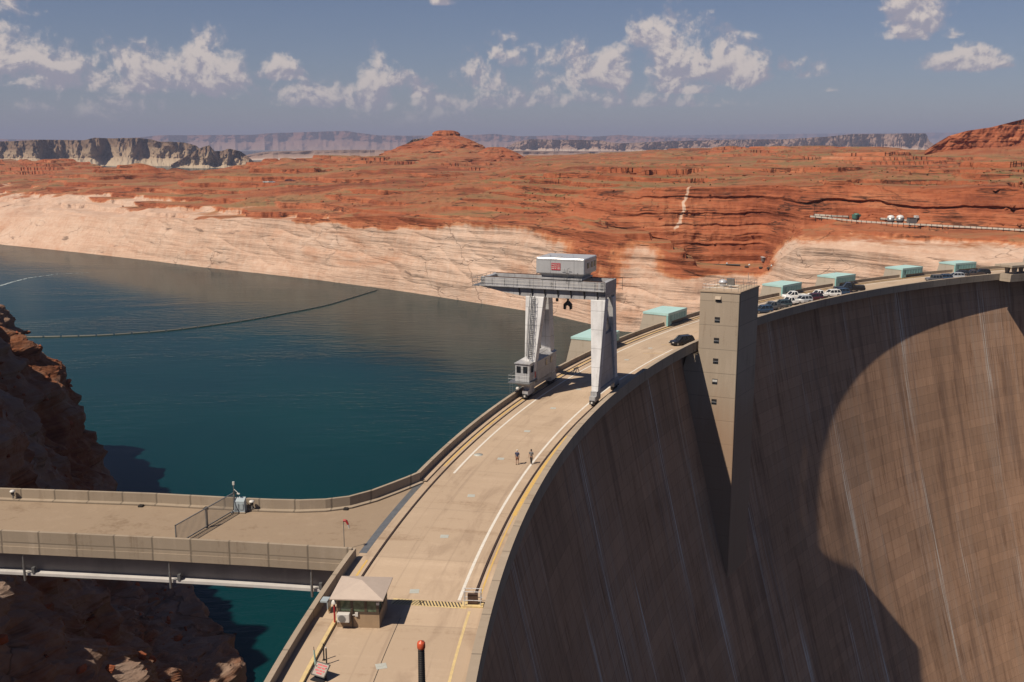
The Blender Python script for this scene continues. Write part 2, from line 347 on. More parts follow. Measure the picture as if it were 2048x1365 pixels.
def rock_mat(name, k=.74):
    m, tt, b = new_mat(name)
    g = tt.nt.nodes.new('ShaderNodeNewGeometry'); P = g.outputs['Position']; Nz = tt.sep(g.outputs['Normal'])[2]
    wash = tt.n('ShaderNodeAttribute', {'attribute_name': 'wash'}).outputs['Fac']
    veg = tt.n('ShaderNodeAttribute', {'attribute_name': 'veg'}).outputs['Fac']
    nb = tt.noise(tt.vscale(P, (.012, .012, .16)), 1., 6, .6, .6)      # beds
    nb2 = tt.noise(tt.vscale(P, (.05, .05, .9)), 1., 6, .65, .4)
    nm = tt.noise(P, .03, 5, .6); nf = tt.noise(P, .35, 6, .68)
    nv = tt.noise(tt.vscale(P, (.35, .35, .03)), 1., 5, .6)           # run-off streaks
    f = tt.m('ADD', tt.m('ADD', tt.m('MULTIPLY', nb, .4), tt.m('MULTIPLY', nb2, .25)), tt.m('ADD', tt.m('MULTIPLY', nm, .2), tt.m('MULTIPLY', nf, .15)))
    red = tt.ramp(f, [(.30, (.07, .022, .013)), (.42, (.21, .06, .029)), (.50, (.33, .103, .049)), (.57, (.39, .145, .072)), (.70, (.45, .25, .155))])
    f2 = tt.m('ADD', tt.m('ADD', tt.m('MULTIPLY', nb2, .16), tt.m('MULTIPLY', nv, .22)), tt.m('ADD', tt.m('MULTIPLY', nm, .4), tt.m('MULTIPLY', nf, .22)))
    wht = tt.ramp(f2, [(.30, (.36, .195, .13)), (.41, (.49, .315, .23)), (.52, (.56, .395, .305)), (.66, (.62, .48, .395))])
    st1 = tt.noise(tt.vscale(P, (.014, .014, .05)), 1., 6, .6, .5); wht = tt.mix(tt.m('MULTIPLY', tt.step(st1, .55, .68), .42), wht, (.40, .165, .075))
    st2 = tt.noise(tt.vscale(P, (.028, .028, .12)), 1., 6, .62, .3); wht = tt.mix(tt.m('MULTIPLY', tt.step(st2, .63, .69), .7), wht, (.13, .09, .07))
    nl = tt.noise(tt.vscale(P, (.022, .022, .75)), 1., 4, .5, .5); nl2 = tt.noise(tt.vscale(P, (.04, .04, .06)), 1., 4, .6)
    ledge_shade = tt.m('MULTIPLY', tt.step(tt.m('ABSOLUTE', tt.m('SUBTRACT', nl, .5)), .035, .006), tt.step(nl2, .47, .56))  # shadow lines of undercut ledges, painted along the beds
    red = tt.mix(tt.m('MULTIPLY', ledge_shade, .85), red, (.035, .014, .010))
    wf = tt.step(tt.m('ADD', wash, tt.m('MULTIPLY', tt.m('SUBTRACT', tt.m('ADD', tt.m('MULTIPLY', nm, .6), tt.m('ADD', tt.m('MULTIPLY', nb2, .25), tt.m('MULTIPLY', nv, .15))), .5), .9)), .36, .66)
    org = tt.ramp(f2, [(.35, (.36, .115, .05)), (.5, (.47, .19, .09)), (.65, (.54, .30, .18))])
    col = tt.mix(tt.step(wf, .0, .35), red, org); col = tt.mix(tt.step(wf, .3, .95), col, wht)
    soil = tt.ramp(tt.noise(tt.vscale(P, (.005, .022, .03)), 1., 9, .72), [(.38, (.16, .046, .026)), (.45, (.28, .095, .047)), (.51, (.31, .14, .073)), (.57, (.26, .165, .085)), (.66, (.18, .145, .07))])
    flat = tt.m('MULTIPLY', tt.step(Nz, .86, .985), tt.m('SUBTRACT', 1., wf))
    col = tt.mix(tt.m('MULTIPLY', flat, .8), col, soil)
    nl3 = tt.noise(tt.vscale(P, (.010, .035, .35)), 1., 5, .55, .6); ledge_shade2 = tt.m('MULTIPLY', tt.step(tt.m('ABSOLUTE', tt.m('SUBTRACT', nl3, .5)), .03, .006), tt.m('MULTIPLY', tt.step(nl2, .50, .58), tt.m('SUBTRACT', 1., wf)))  # second set of painted ledge shadows, laid over the soil too
    col = tt.mix(tt.m('MULTIPLY', ledge_shade2, .85), col, (.045, .02, .014))
    vn = tt.noise(tt.vscale(P, (.25, .12, .2)), 1., 6, .75)
    vg = tt.m('MULTIPLY', tt.m('MULTIPLY', tt.step(vn, .50, .60), veg), tt.m('ADD', .15, tt.m('MULTIPLY', flat, .8)))
    col = tt.mix(vg, col, (.15, .135, .055))
    cr = tt.n('ShaderNodeTexVoronoi', {'feature': 'DISTANCE_TO_EDGE'}, Vector=tt.vscale(tt.n('ShaderNodeVectorMath', {'operation': 'ADD'}, i0=P, i1=tt.vscale(tt.n('ShaderNodeTexNoise', Vector=P, Scale=.08, Detail=4.).outputs[1], (22, 22, 10))).outputs[0], (.035, .035, .1)), Scale=1.).outputs[0]
    crk = tt.m('MULTIPLY', tt.step(cr, .016, .003), tt.step(nm, .51, .60))
    col = tt.mix(tt.m('MULTIPLY', crk, .38), col, (.07, .035, .022))
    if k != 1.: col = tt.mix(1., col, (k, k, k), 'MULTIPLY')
    tt.set(b.inputs['Base Color'], col); b.inputs['Roughness'].default_value = .95; b.inputs['Specular IOR Level'].default_value = .15
    set_bump(tt, b, tt.m('ADD', tt.m('MULTIPLY', nf, .7), tt.m('ADD', tt.m('MULTIPLY', nb2, 1.2), tt.m('MULTIPLY', crk, -1.))), .55, 1.2)
    return m
M['rock'] = rock_mat('sandstone'); M['rock_dark'] = rock_mat('varnished_shaded_sandstone', .37)  # west bank copy: varnish and the bank's shade darkened into the colour
def mesa_mat(name, top, mid, low):
    top, mid, low = [tuple(c * .75 for c in q) for q in (top, mid, low)]
    m, tt, b = new_mat(name); P = tt.pos()
    z = tt.n('ShaderNodeAttribute', {'attribute_name': 'hfrac'}).outputs['Fac']
    n = tt.noise(tt.vscale(P, (.0012, .0012, .012)), 1., 8, .62, .5)
    f = tt.m('ADD', z, tt.m('MULTIPLY', tt.m('SUBTRACT', n, .5), .7))
    tt.set(b.inputs['Base Color'], tt.ramp(f, [(.1, low), (.4, mid), (.6, tuple(c * .8 for c in mid)), (.72, top), (.95, tuple(c * .8 for c in top))]))
    b.inputs['Roughness'].default_value = 1; b.inputs['Specular IOR Level'].default_value = .05
    return m

# ------------------------------------------------------------------ water
WZ = -47.
def water_mat():
    m, tt, b = new_mat('lake_water'); P = tt.pos()
    a = tt.noise(tt.vscale(P, (.10, .30, 1)), 1., 3, .5, .3); c = tt.noise(tt.vscale(P, (.32, .85, 1)), 1., 3, .55, .4); d = tt.noise(P, .012, 3)
    h = tt.m('ADD', tt.m('MULTIPLY', a, 1.), tt.m('MULTIPLY', c, .45))
    tt.set(b.inputs['Base Color'], tt.ramp(d, [(.3, (.001, .020, .0245)), (.7, (.0014, .027, .029))]))
    h = tt.m('MULTIPLY', h, tt.m('ADD', .35, tt.m('MULTIPLY', tt.step(tt.noise(tt.vscale(P, (.006, .014, 1)), 1., 4, .6, .6), .38, .62), .8)))
    b.inputs['Specular IOR Level'].default_value = 0.; b.inputs['Roughness'].default_value = 1.
    bp = tt.n('ShaderNodeBump', Strength=.5, Distance=.3, Height=h)
    gl = tt.n('ShaderNodeBsdfGlossy', Roughness=.09); tt.set(gl.inputs['Normal'], bp.outputs[0])
    fr = tt.n('ShaderNodeFresnel', IOR=1.33); tt.set(fr.inputs['Normal'], bp.outputs[0])
    mxs = tt.n('ShaderNodeMixShader', Fac=tt.m('MULTIPLY', fr.outputs[0], .66)); tt.set(mxs.inputs[1], b.outputs[0]); tt.set(mxs.inputs[2], gl.outputs[0])
    out = [n_ for n_ in m.node_tree.nodes if n_.type == 'OUTPUT_MATERIAL'][0]; tt.set(out.inputs['Surface'], mxs.outputs[0])
    return m
M['water'] = water_mat()
wb = MB(); _ar = [(256.3 + 273.1 * math.cos(R(a)), 43.8 + 273.1 * math.sin(R(a)), WZ) for a in np.linspace(186, 80, 60)]
wb.add([(-9000, 15, WZ)] + _ar + [(3000, 320, WZ), (6000, 16000, WZ), (-12000, 16000, WZ)], [tuple(range(64))])
struct(wb.build('lake_water', M['water']))

# ------------------------------------------------------------------ far canyon bank (swept profile following the shore)
def zat(py, Y):   # height on the ground that is seen py down the frame at forward distance Y
    a = PITCH + math.atan((py - 682.5) / FPX); return EYE - Y * math.tan(a)
COLS = [-600, 0, 200, 400, 600, 760, 900, 1000, 1100, 1240, 1330, 1400, 1525, 1600, 1700, 1850, 2048, 2700]
SH = [1500, 847, 765, 687, 629, 583, 542, 515, 489, 445, 436, 430, 425, 398, 384, 362, 340, 300]
KN = [  # per column: (py, Y) of the shoulder, bench front, bench back, rim, plateau, edge
 [(420, 1540), (405, 1600), (403, 1610), (380, 1700), (350, 2000), (322, 2600)],
 [(434, 893), (415, 940), (412, 948), (392, 1040), (352, 1400), (318, 2600)],
 [(434, 798), (410, 870), (407, 880), (362, 1010), (346, 1300), (336, 1700)],
 [(437, 710), (408, 780), (404, 790), (376, 900), (354, 1150), (344, 1500)],
 [(441, 644), (424, 680), (420, 690), (373, 800), (347, 1050), (318, 1800)],
 [(432, 596), (418, 618), (414, 630), (384, 720), (347, 1000), (316, 1900)],
 [(440, 555), (430, 570), (425, 582), (386, 680), (348, 950), (317, 1900)],
 [(447, 529), (435, 545), (430, 555), (390, 640), (350, 900), (313, 1900)],
 [(456, 503), (440, 515), (434, 527), (381, 562), (350, 850), (309, 1900)],
 [(472, 461), (450, 470), (445, 480), (377, 504), (342, 850), (304, 1900)],
 [(500, 452), (480, 460), (476, 470), (377, 492), (341, 830), (300, 1900)],
 [(535, 440), (530, 444), (523, 466), (375, 490), (341, 800), (298, 1900)],
 [(543, 436), (537, 440), (527, 462), (373, 484), (341, 770), (295, 1800)],
 [(490, 409), (470, 425), (462, 434), (373, 454), (340, 760), (295, 1700)],
 [(500, 398), (464, 414), (452, 436), (373, 453), (339, 740), (295, 1500)],
 [(512, 374), (470, 396), (458, 420), (375, 436), (339, 720), (298, 1300)],
 [(530, 350), (474, 376), (466, 398), (380, 414), (345, 700), (300, 1250)],
 [(600, 310), (520, 330), (515, 350), (400, 380), (352, 640), (306, 1200)]]
NC = 1250
pxs = np.linspace(-600, 2700, NC)
def ci(vals):
    v = np.interp(pxs, COLS, vals); k = np.hanning(15); k /= k.sum()
    return np.convolve(np.pad(v, 7, 'edge'), k, 'valid')
knY = [ci(SH) - 6, ci(SH)]; knZ = [np.full(NC, WZ - 14), np.full(NC, WZ - 1.)]
for k in range(6):
    knY.append(ci([c[k][1] for c in KN])); knZ.append(ci([zat(*c[k]) for c in KN]))
knY += [knY[-1] * 1.06, knY[-1] * 1.5, np.full(NC, 4300.)]; knZ += [knZ[-1] - 22, np.full(NC, -52.), np.full(NC, -62.)]
segs = [6, 105, 45, 22, 95, 150, 150, 12, 8, 4]
rows_Y = []; rows_Z = []; rows_S = []
for k, n in enumerate(segs):
    for j in range(n):
        q = j / n
        rows_Y.append(knY[k] * (1 - q) + knY[k + 1] * q); rows_Z.append(knZ[k] * (1 - q) + knZ[k + 1] * q); rows_S.append(k + q)
rows_Y.append(knY[-1]); rows_Z.append(knZ[-1]); rows_S.append(len(segs))
Yb = np.array(rows_Y); Zb = np.array(rows_Z); S = np.array(rows_S)[:, None] * np.ones(NC)
A = (pxs - 1024) / FPX
X0 = Yb * A
wcl = np.exp(-((S - 1.6) / .9) ** 2)                       # lower wall weight
wsl = sst(S, 1.9, 2.6) * (1 - sst(S, 7.2, 8.2))            # slopes above
wrd = np.where((S >= 4.) & (S <= 5.2), 1 - np.abs(S - 4.55) / .75, 0).clip(0, 1)  # upper red wall
big = fbm(X0 * .011, Yb * .004 + 3, Zb * .006, 4, .5)
med = fbm(X0 * .05, Yb * .02, Zb * .03, 4, .55)
butt = fbm(X0 * .03 + 40, Zb * .012, 2.2, 4, .55, True)
warp = Zb + 2.2 * fbm(X0 * .012, Zb * .02, 5.5, 3) + X0 * .012
st = np.tanh(2.2 * strata(warp, .42))
onw = sst(S, 1., 1.25) * (1 - sst(S, 5.1, 5.6))
slab_ = np.abs(fbm(X0 * .022 + Zb * .03, Zb * .05, 1.7, 3, .5)) ** .7
Yd = Yb - onw * (big * 5.5 * sst(S, 1, 1.3) + med * 1.3 + wrd * (butt * 1.6 + st * 2.1 + 1.6 * fbm(X0 * .035, Yb * .01, Zb * .09, 4, .6)) + wcl * (slab_ * 2.6 + st * .45))
right = sst(np.broadcast_to(pxs, Yb.shape), 1000, 1350)
Yd -= wrd * right * .9 * fbm(X0 * .12, Zb * .06, 4.4, 3, .6, True)
# ground relief on slopes and plateau, with small scarps
far = np.clip(Yb / 700, .6, 2.6)
rel = fbm(X0 * .012 / far, Yb * .012 / far, 1.5, 5, .55) * 4.2 + fbm(X0 * .03, Yb * .03, 8.5, 3, .5, True) * .5
left = 1 - sst(np.broadcast_to(pxs, Yb.shape), 500, 1150)
Zr = Zb + wsl * (rel * (.6 + .5 * left) + med * np.where(S > 4.8, .35, .9) + 3.5 * sst(S, 4.9, 5.4) * fbm(X0 * .005, Yb * .006, 9.1, 2)) * np.where(S < 5, 1, np.where(S > 6, .75, .8))
for (hp, hy, ha, hw, hd) in ((1250, 620, 7, 95, 60), (1010, 740, 6, 80, 70), (1120, 900, 5, 60, 60), (280, 1120, 13, 75, 70), (650, 1300, 12, 120, 90), (770, 900, 7, 60, 60), (1430, 1250, 9, 130, 80), (1720, 900, 5, 110, 60), (1900, 520, 6, 50, 40), (2020, 560, 8, 60, 50), (90, 1500, 14, 130, 110), (560, 1000, 8, 80, 60), (420, 930, 6, 70, 60), (1560, 640, 4, 80, 50), (880, 1150, 6, 90, 60)):
    hx = (hp - 1024) / FPX * hy; rr2 = ((X0 - hx) / hw) ** 2 + ((Yb - hy) / hd) ** 2
    Zr = Zr + wsl * ha * np.exp(-rr2) * (1 + .8 * fbm(X0 * .02, Yb * .02, hp * .1, 3))
q = 3.8 + 1.0 * left
ph = (Zr + 2.5 * fbm(X0 * .006, Yb * .006, 3.3, 3)) / q
ter = (np.floor(ph) + sst(ph - np.floor(ph), np.where(S > 4.8, np.clip(.93 - .00012 * np.maximum(Yb - 600, 0), .78, .93), .86), .99)) * q - 2.5 * fbm(X0 * .006, Yb * .006, 3.3, 3)
tw = wsl * .8 * (1 - .9 * np.clip(wrd * 1.6, 0, 1) * right) * sst(fbm(X0 * .01, Yb * .012, 6.1, 2), -.35, .15)
Zr = Zr * (1 - tw) + ter * tw
bench = np.where((S > 3) & (S < 4), np.exp(-((S - 3.5) / .28) ** 2), 0) * sst(np.broadcast_to(pxs, Yb.shape), 1330, 1420)
Zr = Zr * (1 - bench) + Zb * bench
edge = sst(S, 6.4, 7.) * (1 - sst(S, 7, 7.5))
Zr = np.where(S > 6.5, np.minimum(Zr, Zb + 2.5 + 3 * (7 - np.minimum(S, 7))), Zr)
# white wash line from the old lake level, higher and patchier towards the left
wz = -4.5 - 11 * left + 5.5 * fbm(X0 * .008, Yb * .008, .7, 3) + 6 * left * fbm(X0 * .02, Yb * .03, Zb * .06, 4)
wash = sst(wz + 1.5 - Zr, -11, 8)
alc = np.exp(-((np.broadcast_to(pxs, Yb.shape) - 1440) / 120) ** 4) * sst(Zr + 5 * fbm(X0 * .03, Yb * .03, Zb * .05, 3), -27, -14); wash *= 1 - alc
ora = np.exp(-((np.broadcast_to(pxs, Yb.shape) - 1180) / 150) ** 2) * .55 * sst(Zr, -44, -24); wash *= 1 - ora
chute = np.exp(-((np.broadcast_to(pxs, Yb.shape) - (1376 - (5.05 - S) * 30) + 6 * fbm(S * 6, 1., 2., 2)) / 5) ** 2) * sst(S, 4.1, 4.3) * (1 - sst(S, 5., 5.15)); wash = np.maximum(wash, chute * .62)
butm = np.exp(-((np.broadcast_to(pxs, Yb.shape) - 1640) / 75) ** 4); wash = np.maximum(wash, butm * sst(-4 - Zr, -2, 3))
vegm = sst(S, 4.9, 5.2) * (.45 + .75 * sst(np.broadcast_to(pxs, Yb.shape), 500, 1500)) * (.6 + .6 * fbm(X0 * .004, Yb * .02, 2.8, 3))
vegm += 1.2 * np.exp(-((np.broadcast_to(pxs, Yb.shape) - 1085 - (5 - S) * 40) / 38) ** 2) * sst(S, 4., 4.4) * (1 - sst(S, 5.5, 6))
vegm += (S > 2.4) * (S < 4.9) * .35 * np.exp(-((np.broadcast_to(pxs, Yb.shape) - 960) / 260) ** 2)
Pm = np.stack([Yd * A, Yd, Zr], -1)
TY, TZ = Yd, Zr
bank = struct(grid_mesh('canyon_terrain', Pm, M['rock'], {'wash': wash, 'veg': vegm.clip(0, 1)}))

def ground_at(px, rowS):      # a point of the far ground by direction column and profile position
    j = int(np.clip((px + 600) / 3300 * (NC - 1), 0, NC - 1)); i = int(np.argmin(np.abs(S[:, 0] - rowS)))
    return Pm[i, j]

# sage brush on the plateau, too many to count
sv = []; sf = []
for k in range(1500):
    j = int(rng.integers(240, NC - 20)); i = int(rng.integers(int(np.argmin(np.abs(S[:, 0] - 2.6))), int(np.argmin(np.abs(S[:, 0] - 6.9)))))
    if vegm[i, j] < rng.uniform(.1, .75) or Pm[i, j, 1] > 1500: continue
    p = Pm[i, j]; r = rng.uniform(.3, .85); o = len(sv)
    for l in range(7):
        a = rng.uniform(0, 6.28); e = rng.uniform(.1, 1.3); d = np.array([math.cos(a) * math.cos(e), math.sin(a) * math.cos(e), math.sin(e)]) * r
        s_ = np.cross(d, [0.3, .2, 1]); s_ = s_ / np.linalg.norm(s_) * r * .45
        b0 = len(sv); sv += [tuple(p + d * .15 - s_), tuple(p + d * .15 + s_), tuple(p + d + s_ * .6), tuple(p + d - s_ * .6)]; sf.append((b0, b0 + 1, b0 + 2, b0 + 3))
me = bpy.data.meshes.new('sage_brush'); me.from_pydata(sv, [], sf); me.materials.append(M['shrub'])
o = bpy.data.objects.new('sage_brush', me); COL.objects.link(o); o['kind'] = 'stuff'; o['label'] = 'grey green desert shrubs dotted over the red plateau'; 

# ------------------------------------------------------------------ butte, hill and distant mesas
def silhouette(name, Y, pts, depth, base_z, mat, n=360, nr=46, talus=.4, rough=.3, cap=0., wash0=None, seed=0., smooth=False, layered=0.):
    px = np.array([p[0] for p in pts]); py = np.array([p[1] for p in pts])
    u = np.linspace(px[0], px[-1], n); top = np.interp(u, px, [zat(v, Y) for v in py])
    k = np.hanning(5); k /= k.sum(); top = np.convolve(np.pad(top, 2, 'edge'), k, 'valid')
    a = (u - 1024) / FPX; H_ = np.maximum(top - base_z, 1.)
    x = a * Y
    sc_ = 1 / max(60., H_.max())
    top = top + H_ * .05 * fbm(x * sc_ * 3, seed, 1., 3) * rough * 2
    rows = []; fr = []
    for j in range(nr):
        tq = j / (nr - 1)
        off = np.where(tq < talus, (talus - tq) / talus * H_ * 1.5, 0.) - max(tq - talus, 0.) * H_ * .25
        nz = fbm(x * sc_ * 1.2 + seed, tq * .5, seed, 5, .55) * H_ * rough * 2.2 * (1 - cap * tq) + fbm(x * sc_ * 5 + seed, tq * 2, 2., 3, .5, True) * H_ * rough * .12
        z = base_z + tq * H_
        if layered: off = off + layered * H_ * strata((z + .04 * x * 0) / H_.max() * 9., 1.2)
        yy = Y - off - nz
        rows.append(np.stack([a * yy, yy, z], -1)); fr.append(np.full(n, tq))
    for q in (.15, .5, 1.):
        yy = np.full(n, Y + depth * q); rows.append(np.stack([a * yy, yy, top - H_ * .02 * q - (q == 1.) * H_], -1)); fr.append(np.full(n, 1. if q < 1 else 0.))
    P = np.array(rows); att = {'hfrac': np.array(fr)}
    att['wash'] = np.zeros(P.shape[:2]); att['veg'] = np.zeros(P.shape[:2])
    return struct(grid_mesh(name, P, mat, att, smooth))
# the red butte is a solid cone-like hill of its own
def hill(name, c, r, prof, mat, squash=.8, n=220, nr=90, seed=0., ridge=None):
    th = np.linspace(0, 2 * PI, n); q = np.linspace(0, 1, nr)
    T, Q = np.meshgrid(th, q)
    rr = np.interp(Q, [p[0] for p in prof], [p[1] for p in prof]) * r; zz = np.interp(Q, [p[0] for p in prof], [p[2] for p in prof])
    x = rr * np.cos(T); y = rr * np.sin(T) * squash
    s = 1 + .30 * fbm(np.cos(T) * 1.3 + seed, np.sin(T) * 1.3, zz * .035, 3) + .10 * fbm(x * .04 + seed, y * .04, zz * .09, 4) + .05 * strata(zz + 1.5 * fbm(x * .02, y * .02, seed, 2), .5)
    x = x * s; y = y * s
    if ridge: x = np.where(x > 0, x * (1 + ridge * (1 - sst(zz, c[2] + 2, c[2] + 26))), x)
    P = np.stack([c[0] + x, c[1] + y, zz + .6 * fbm(x * .06, y * .06, 1., 3)], -1)
    return struct(grid_mesh(name, P, mat, {'wash': np.zeros(P.shape[:2]), 'veg': np.zeros(P.shape[:2])}))
def at(px, Y): return (px - 1024) / FPX * Y
BY = 1500.
zb = zat(322, BY); zt = zat(262, BY)
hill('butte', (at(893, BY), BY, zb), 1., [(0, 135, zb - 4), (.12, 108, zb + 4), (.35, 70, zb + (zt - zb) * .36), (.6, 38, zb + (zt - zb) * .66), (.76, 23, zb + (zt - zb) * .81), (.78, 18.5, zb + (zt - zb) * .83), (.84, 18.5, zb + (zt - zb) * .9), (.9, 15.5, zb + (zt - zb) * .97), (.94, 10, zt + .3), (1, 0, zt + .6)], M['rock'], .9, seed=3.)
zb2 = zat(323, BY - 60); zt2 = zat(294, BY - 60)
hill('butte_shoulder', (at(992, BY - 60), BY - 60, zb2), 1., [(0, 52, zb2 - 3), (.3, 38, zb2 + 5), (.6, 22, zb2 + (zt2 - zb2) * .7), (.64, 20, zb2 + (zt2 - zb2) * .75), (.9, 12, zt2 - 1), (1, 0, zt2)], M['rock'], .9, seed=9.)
HY = 1000.
zb = zat(302, HY)
def right_hill():
    pts = [(1835, 303), (1852, 290), (1880, 272), (1915, 262), (1960, 255), (1990, 247), (2015, 240), (2040, 233), (2075, 236), (2150, 230), (2300, 215), (2500, 235), (2650, 300)]
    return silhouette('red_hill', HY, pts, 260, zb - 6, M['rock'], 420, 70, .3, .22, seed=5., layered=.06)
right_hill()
buff = mesa_mat('buff_sandstone', (.21, .14, .095), (.34, .25, .17), (.44, .35, .25))
purple = mesa_mat('far_red_beds', (.27, .13, .095), (.30, .175, .13), (.33, .22, .17))
band = mesa_mat('banded_beds', (.30, .20, .16), (.34, .23, .18), (.58, .49, .42))
silhouette('near_mesa', 4300, [(-700, 285), (-60, 284), (40, 283), (100, 280), (185, 281), (205, 276), (245, 277), (290, 276), (318, 279), (330, 284), (380, 285), (402, 291), (412, 300), (440, 317), (475, 325), (520, 330)], 900, WZ - 4, buff, 520, 60, .34, .5, seed=1., layered=.03)
silhouette('white_knobs', 3900, [(352, 330), (375, 318), (400, 303), (418, 294), (430, 291), (440, 303), (455, 302), (470, 298), (490, 303), (505, 314), (520, 328)], 200, WZ - 4, buff, 160, 40, .2, .5, seed=6.)
silhouette('pale_peak', 2600, [(780, 312), (800, 300), (815, 289), (830, 279), (850, 277), (858, 284), (880, 300)], 120, zat(316, 2600), buff, 120, 36, .15, .4, seed=2.)
silhouette('far_mesa', 19000, [(-800, 284), (0, 276), (30, 279), (240, 281), (330, 271), (520, 270), (545, 267), (640, 264), (700, 262), (715, 265), (760, 271), (830, 272), (960, 270), (985, 268), (1040, 273), (1110, 271), (1140, 271), (1180, 274), (1235, 270), (1300, 275), (1420, 277), (1600, 280)], 3000, WZ, purple, 460, 46, .55, .45, seed=4., layered=.03)
silhouette('banded_mesa', 8500, [(1005, 300), (1030, 285), (1060, 279), (1120, 280), (1195, 281), (1215, 285), (1240, 287), (1330, 283), (1400, 281), (1470, 280), (1560, 279), (1640, 274), (1690, 269), (1760, 268), (1835, 267), (1842, 283), (1870, 300), (1900, 318)], 1200, zat(308, 8500), band, 460, 46, .38, .5, seed=8., layered=.03)
silhouette('horizon_plateau', 32000, [(900, 276), (1200, 274), (1420, 270), (1600, 268), (1800, 266), (2050, 265), (2700, 262)], 4000, WZ, purple, 260, 24, .6, .3, seed=12.)
silhouette('low_flats', 6000, [(-900, 316), (300, 322), (480, 318), (540, 305), (700, 301), (1000, 303), (1300, 305), (1900, 304), (2700, 304)], 2000, WZ - 3, band, 360, 16, .7, .2, seed=15.)

# ------------------------------------------------------------------ west bank (near canyon side)
WP = [((-430, 640), 0), ((-235, 430), 0), ((-200, 322), 0), ((-137, 265), 0), ((-113, 249), 0), ((-100, 235), 0), ((-88, 214), 1), ((-74, 190), 1), ((-61, 173), 2), ((-50, 162), 2), ((-45, 152), 2), ((-42, 142), 2), ((-43, 122), 3), ((-40, 105), 3), ((-36, 90), 3), ((-33, 74), 3), ((-34, 50), 3)]
PR = [[(-5, -60), (0, -48), (3, -36), (6, -26), (10, -15), (15, -9), (24, -2), (34, 6), (46, 17), (60, 28), (140, 40)],
      [(-5, -60), (0, -48), (4, -42), (12, -33), (22, -16), (32, 4), (42, 24), (52, 40), (66, 44), (140, 46)],
      [(-5, -58), (0, -48), (2, -44), (10, -42.5), (18, -39.5), (26, -27), (34, -2), (45, 18), (60, 36), (140, 44)],
      [(-5, -60), (0, -48), (4, -41), (10, -32), (18, -22), (28, -10), (40, -4), (50, 14), (60, 30), (140, 36)]]
pp = np.array([p[0] for p in WP], float); pc = np.array([p[1] for p in WP]); seg = np.r_[0, np.cumsum(np.linalg.norm(np.diff(pp, axis=0), axis=1))]
ns = 520; ss = np.interp(np.linspace(0, 1, ns), [0, .12, 1], [0, seg[2], seg[-1]])
bx_ = np.interp(ss, seg, pp[:, 0]); by_ = np.interp(ss, seg, pp[:, 1])
D_ = np.concatenate([np.linspace(-5, 0, 4)[:-1], np.linspace(0, 75, 190), np.linspace(80, 140, 8)])
prof = np.array([np.interp(D_, [a[0] for a in p], [a[1] for a in p]) for p in PR])
zc = np.array([[np.interp(s_, seg, prof[pc, k]) for k in range(len(D_))] for s_ in ss]).T
k9 = np.hanning(23); k9 /= k9.sum()
zc = np.array([np.convolve(np.pad(r_, 11, 'edge'), k9, 'valid') for r_ in zc])
Dg = D_[:, None] * np.ones(ns)
Xw = bx_ - .85 * Dg; Yw = by_ - .53 * Dg
nz = fbm(Xw * .035, Yw * .035, zc * .02, 5, .55); nr_ = fbm(Xw * .09, Yw * .09, zc * .07, 4, .55, True); nf_ = fbm(Xw * .3, Yw * .3, zc * .25, 3, .6)
sw = strata(zc + nz * 2, .5)
amp = sst(Dg, -2, 3)
off = amp * (1.3 * np.tanh(3.5 * pn(Xw * .13, Yw * .13, zc * .16 + .5)) + 1.0 * np.tanh(4 * pn(Xw * .07 + zc * .05, Yw * .07, zc * .34)) + nz * 3.6 + nr_ * 1.5 + nf_ * .55 + sw * 1.0)
Xw2 = Xw + .85 * off; Yw2 = Yw + .53 * off
zc2 = zc + amp * (nz * 1.8 + nf_ * .6) * (1 - sst(Dg, 60, 90))
zc2 = np.where((Yw2 > 60) & (Yw2 < 125) & (Dg < 46), np.minimum(zc2, -7), zc2)
wash_lit_w = .56 + .16 * nz + sst(-38 + 6 * nz - zc2, -4, 6) * .1 + .5 * np.exp(-((Dg - 6) / 5) ** 2) * (nz > .1) * (pp[np.searchsorted(seg, ss).clip(0, len(pp) - 1), 1] > 200)  # pale patches on the far nose are sunlight put into the colour
struct(grid_mesh('west_bank_terrain', np.stack([Xw2, Yw2, zc2], -1), M['rock_dark'], {'wash': wash_lit_w, 'veg': np.zeros_like(zc2)}))

# ------------------------------------------------------------------ the dam
CX, CY = 256.3, 43.8
def pol(r, th, z=0.): return (CX + r * math.cos(R(th)), CY + r * math.sin(R(th)), z)
dam = thing('arch_dam', 'huge curved concrete arch dam with a roadway along its crest', 'dam')
def sweep(name, prof, mat, t0, t1, parent, step=.2, closed=False, smooth=False, vmul=1.):
    """profile points (r, z) swept along the crest arc; u runs along the arc, v along the profile"""
    n = max(2, int(abs(t1 - t0) / step) + 1); th = np.radians(np.linspace(t0, t1, n))
    pr = prof + [prof[0]] if closed else prof
    P = np.array([[(CX + r * math.cos(a), CY + r * math.sin(a), z) for a in th] for (r, z) in pr])
    d = np.r_[0, np.cumsum([math.dist(pr[i], pr[i + 1]) for i in range(len(pr) - 1)])]
    uv = np.stack(np.broadcast_arrays((np.pi * 1.1 - th)[None, :] * 266., (100 + d * vmul)[:, None]), -1)
    dup = np.repeat(np.arange(len(pr)), 2)[1:-1]          # split rows so that every band has a crisp edge
    o = grid_mesh(name, P, mat, None, smooth, uv); o.parent = parent; return o
T0, T1 = 187., 78.
def face_r(z): d = -z; return 262.2 - .21 * d - .0007 * d * d
zs = [-.6, -1.] + list(np.arange(-3, -175, -3.))
sweep('downstream_face', [(face_r(z), z) for z in zs], M['face'], T0, T1, dam, .25, smooth=True)
sweep('upstream_face', [(273.2, -.4), (273.2, -20), (273.2, -62)], M['face'], T0, T1, dam, .25)
sweep('deck', [(259.9, 0.), (266., 0.), (272.8, 0.)], M['deck'], T0, T1, dam, .2)
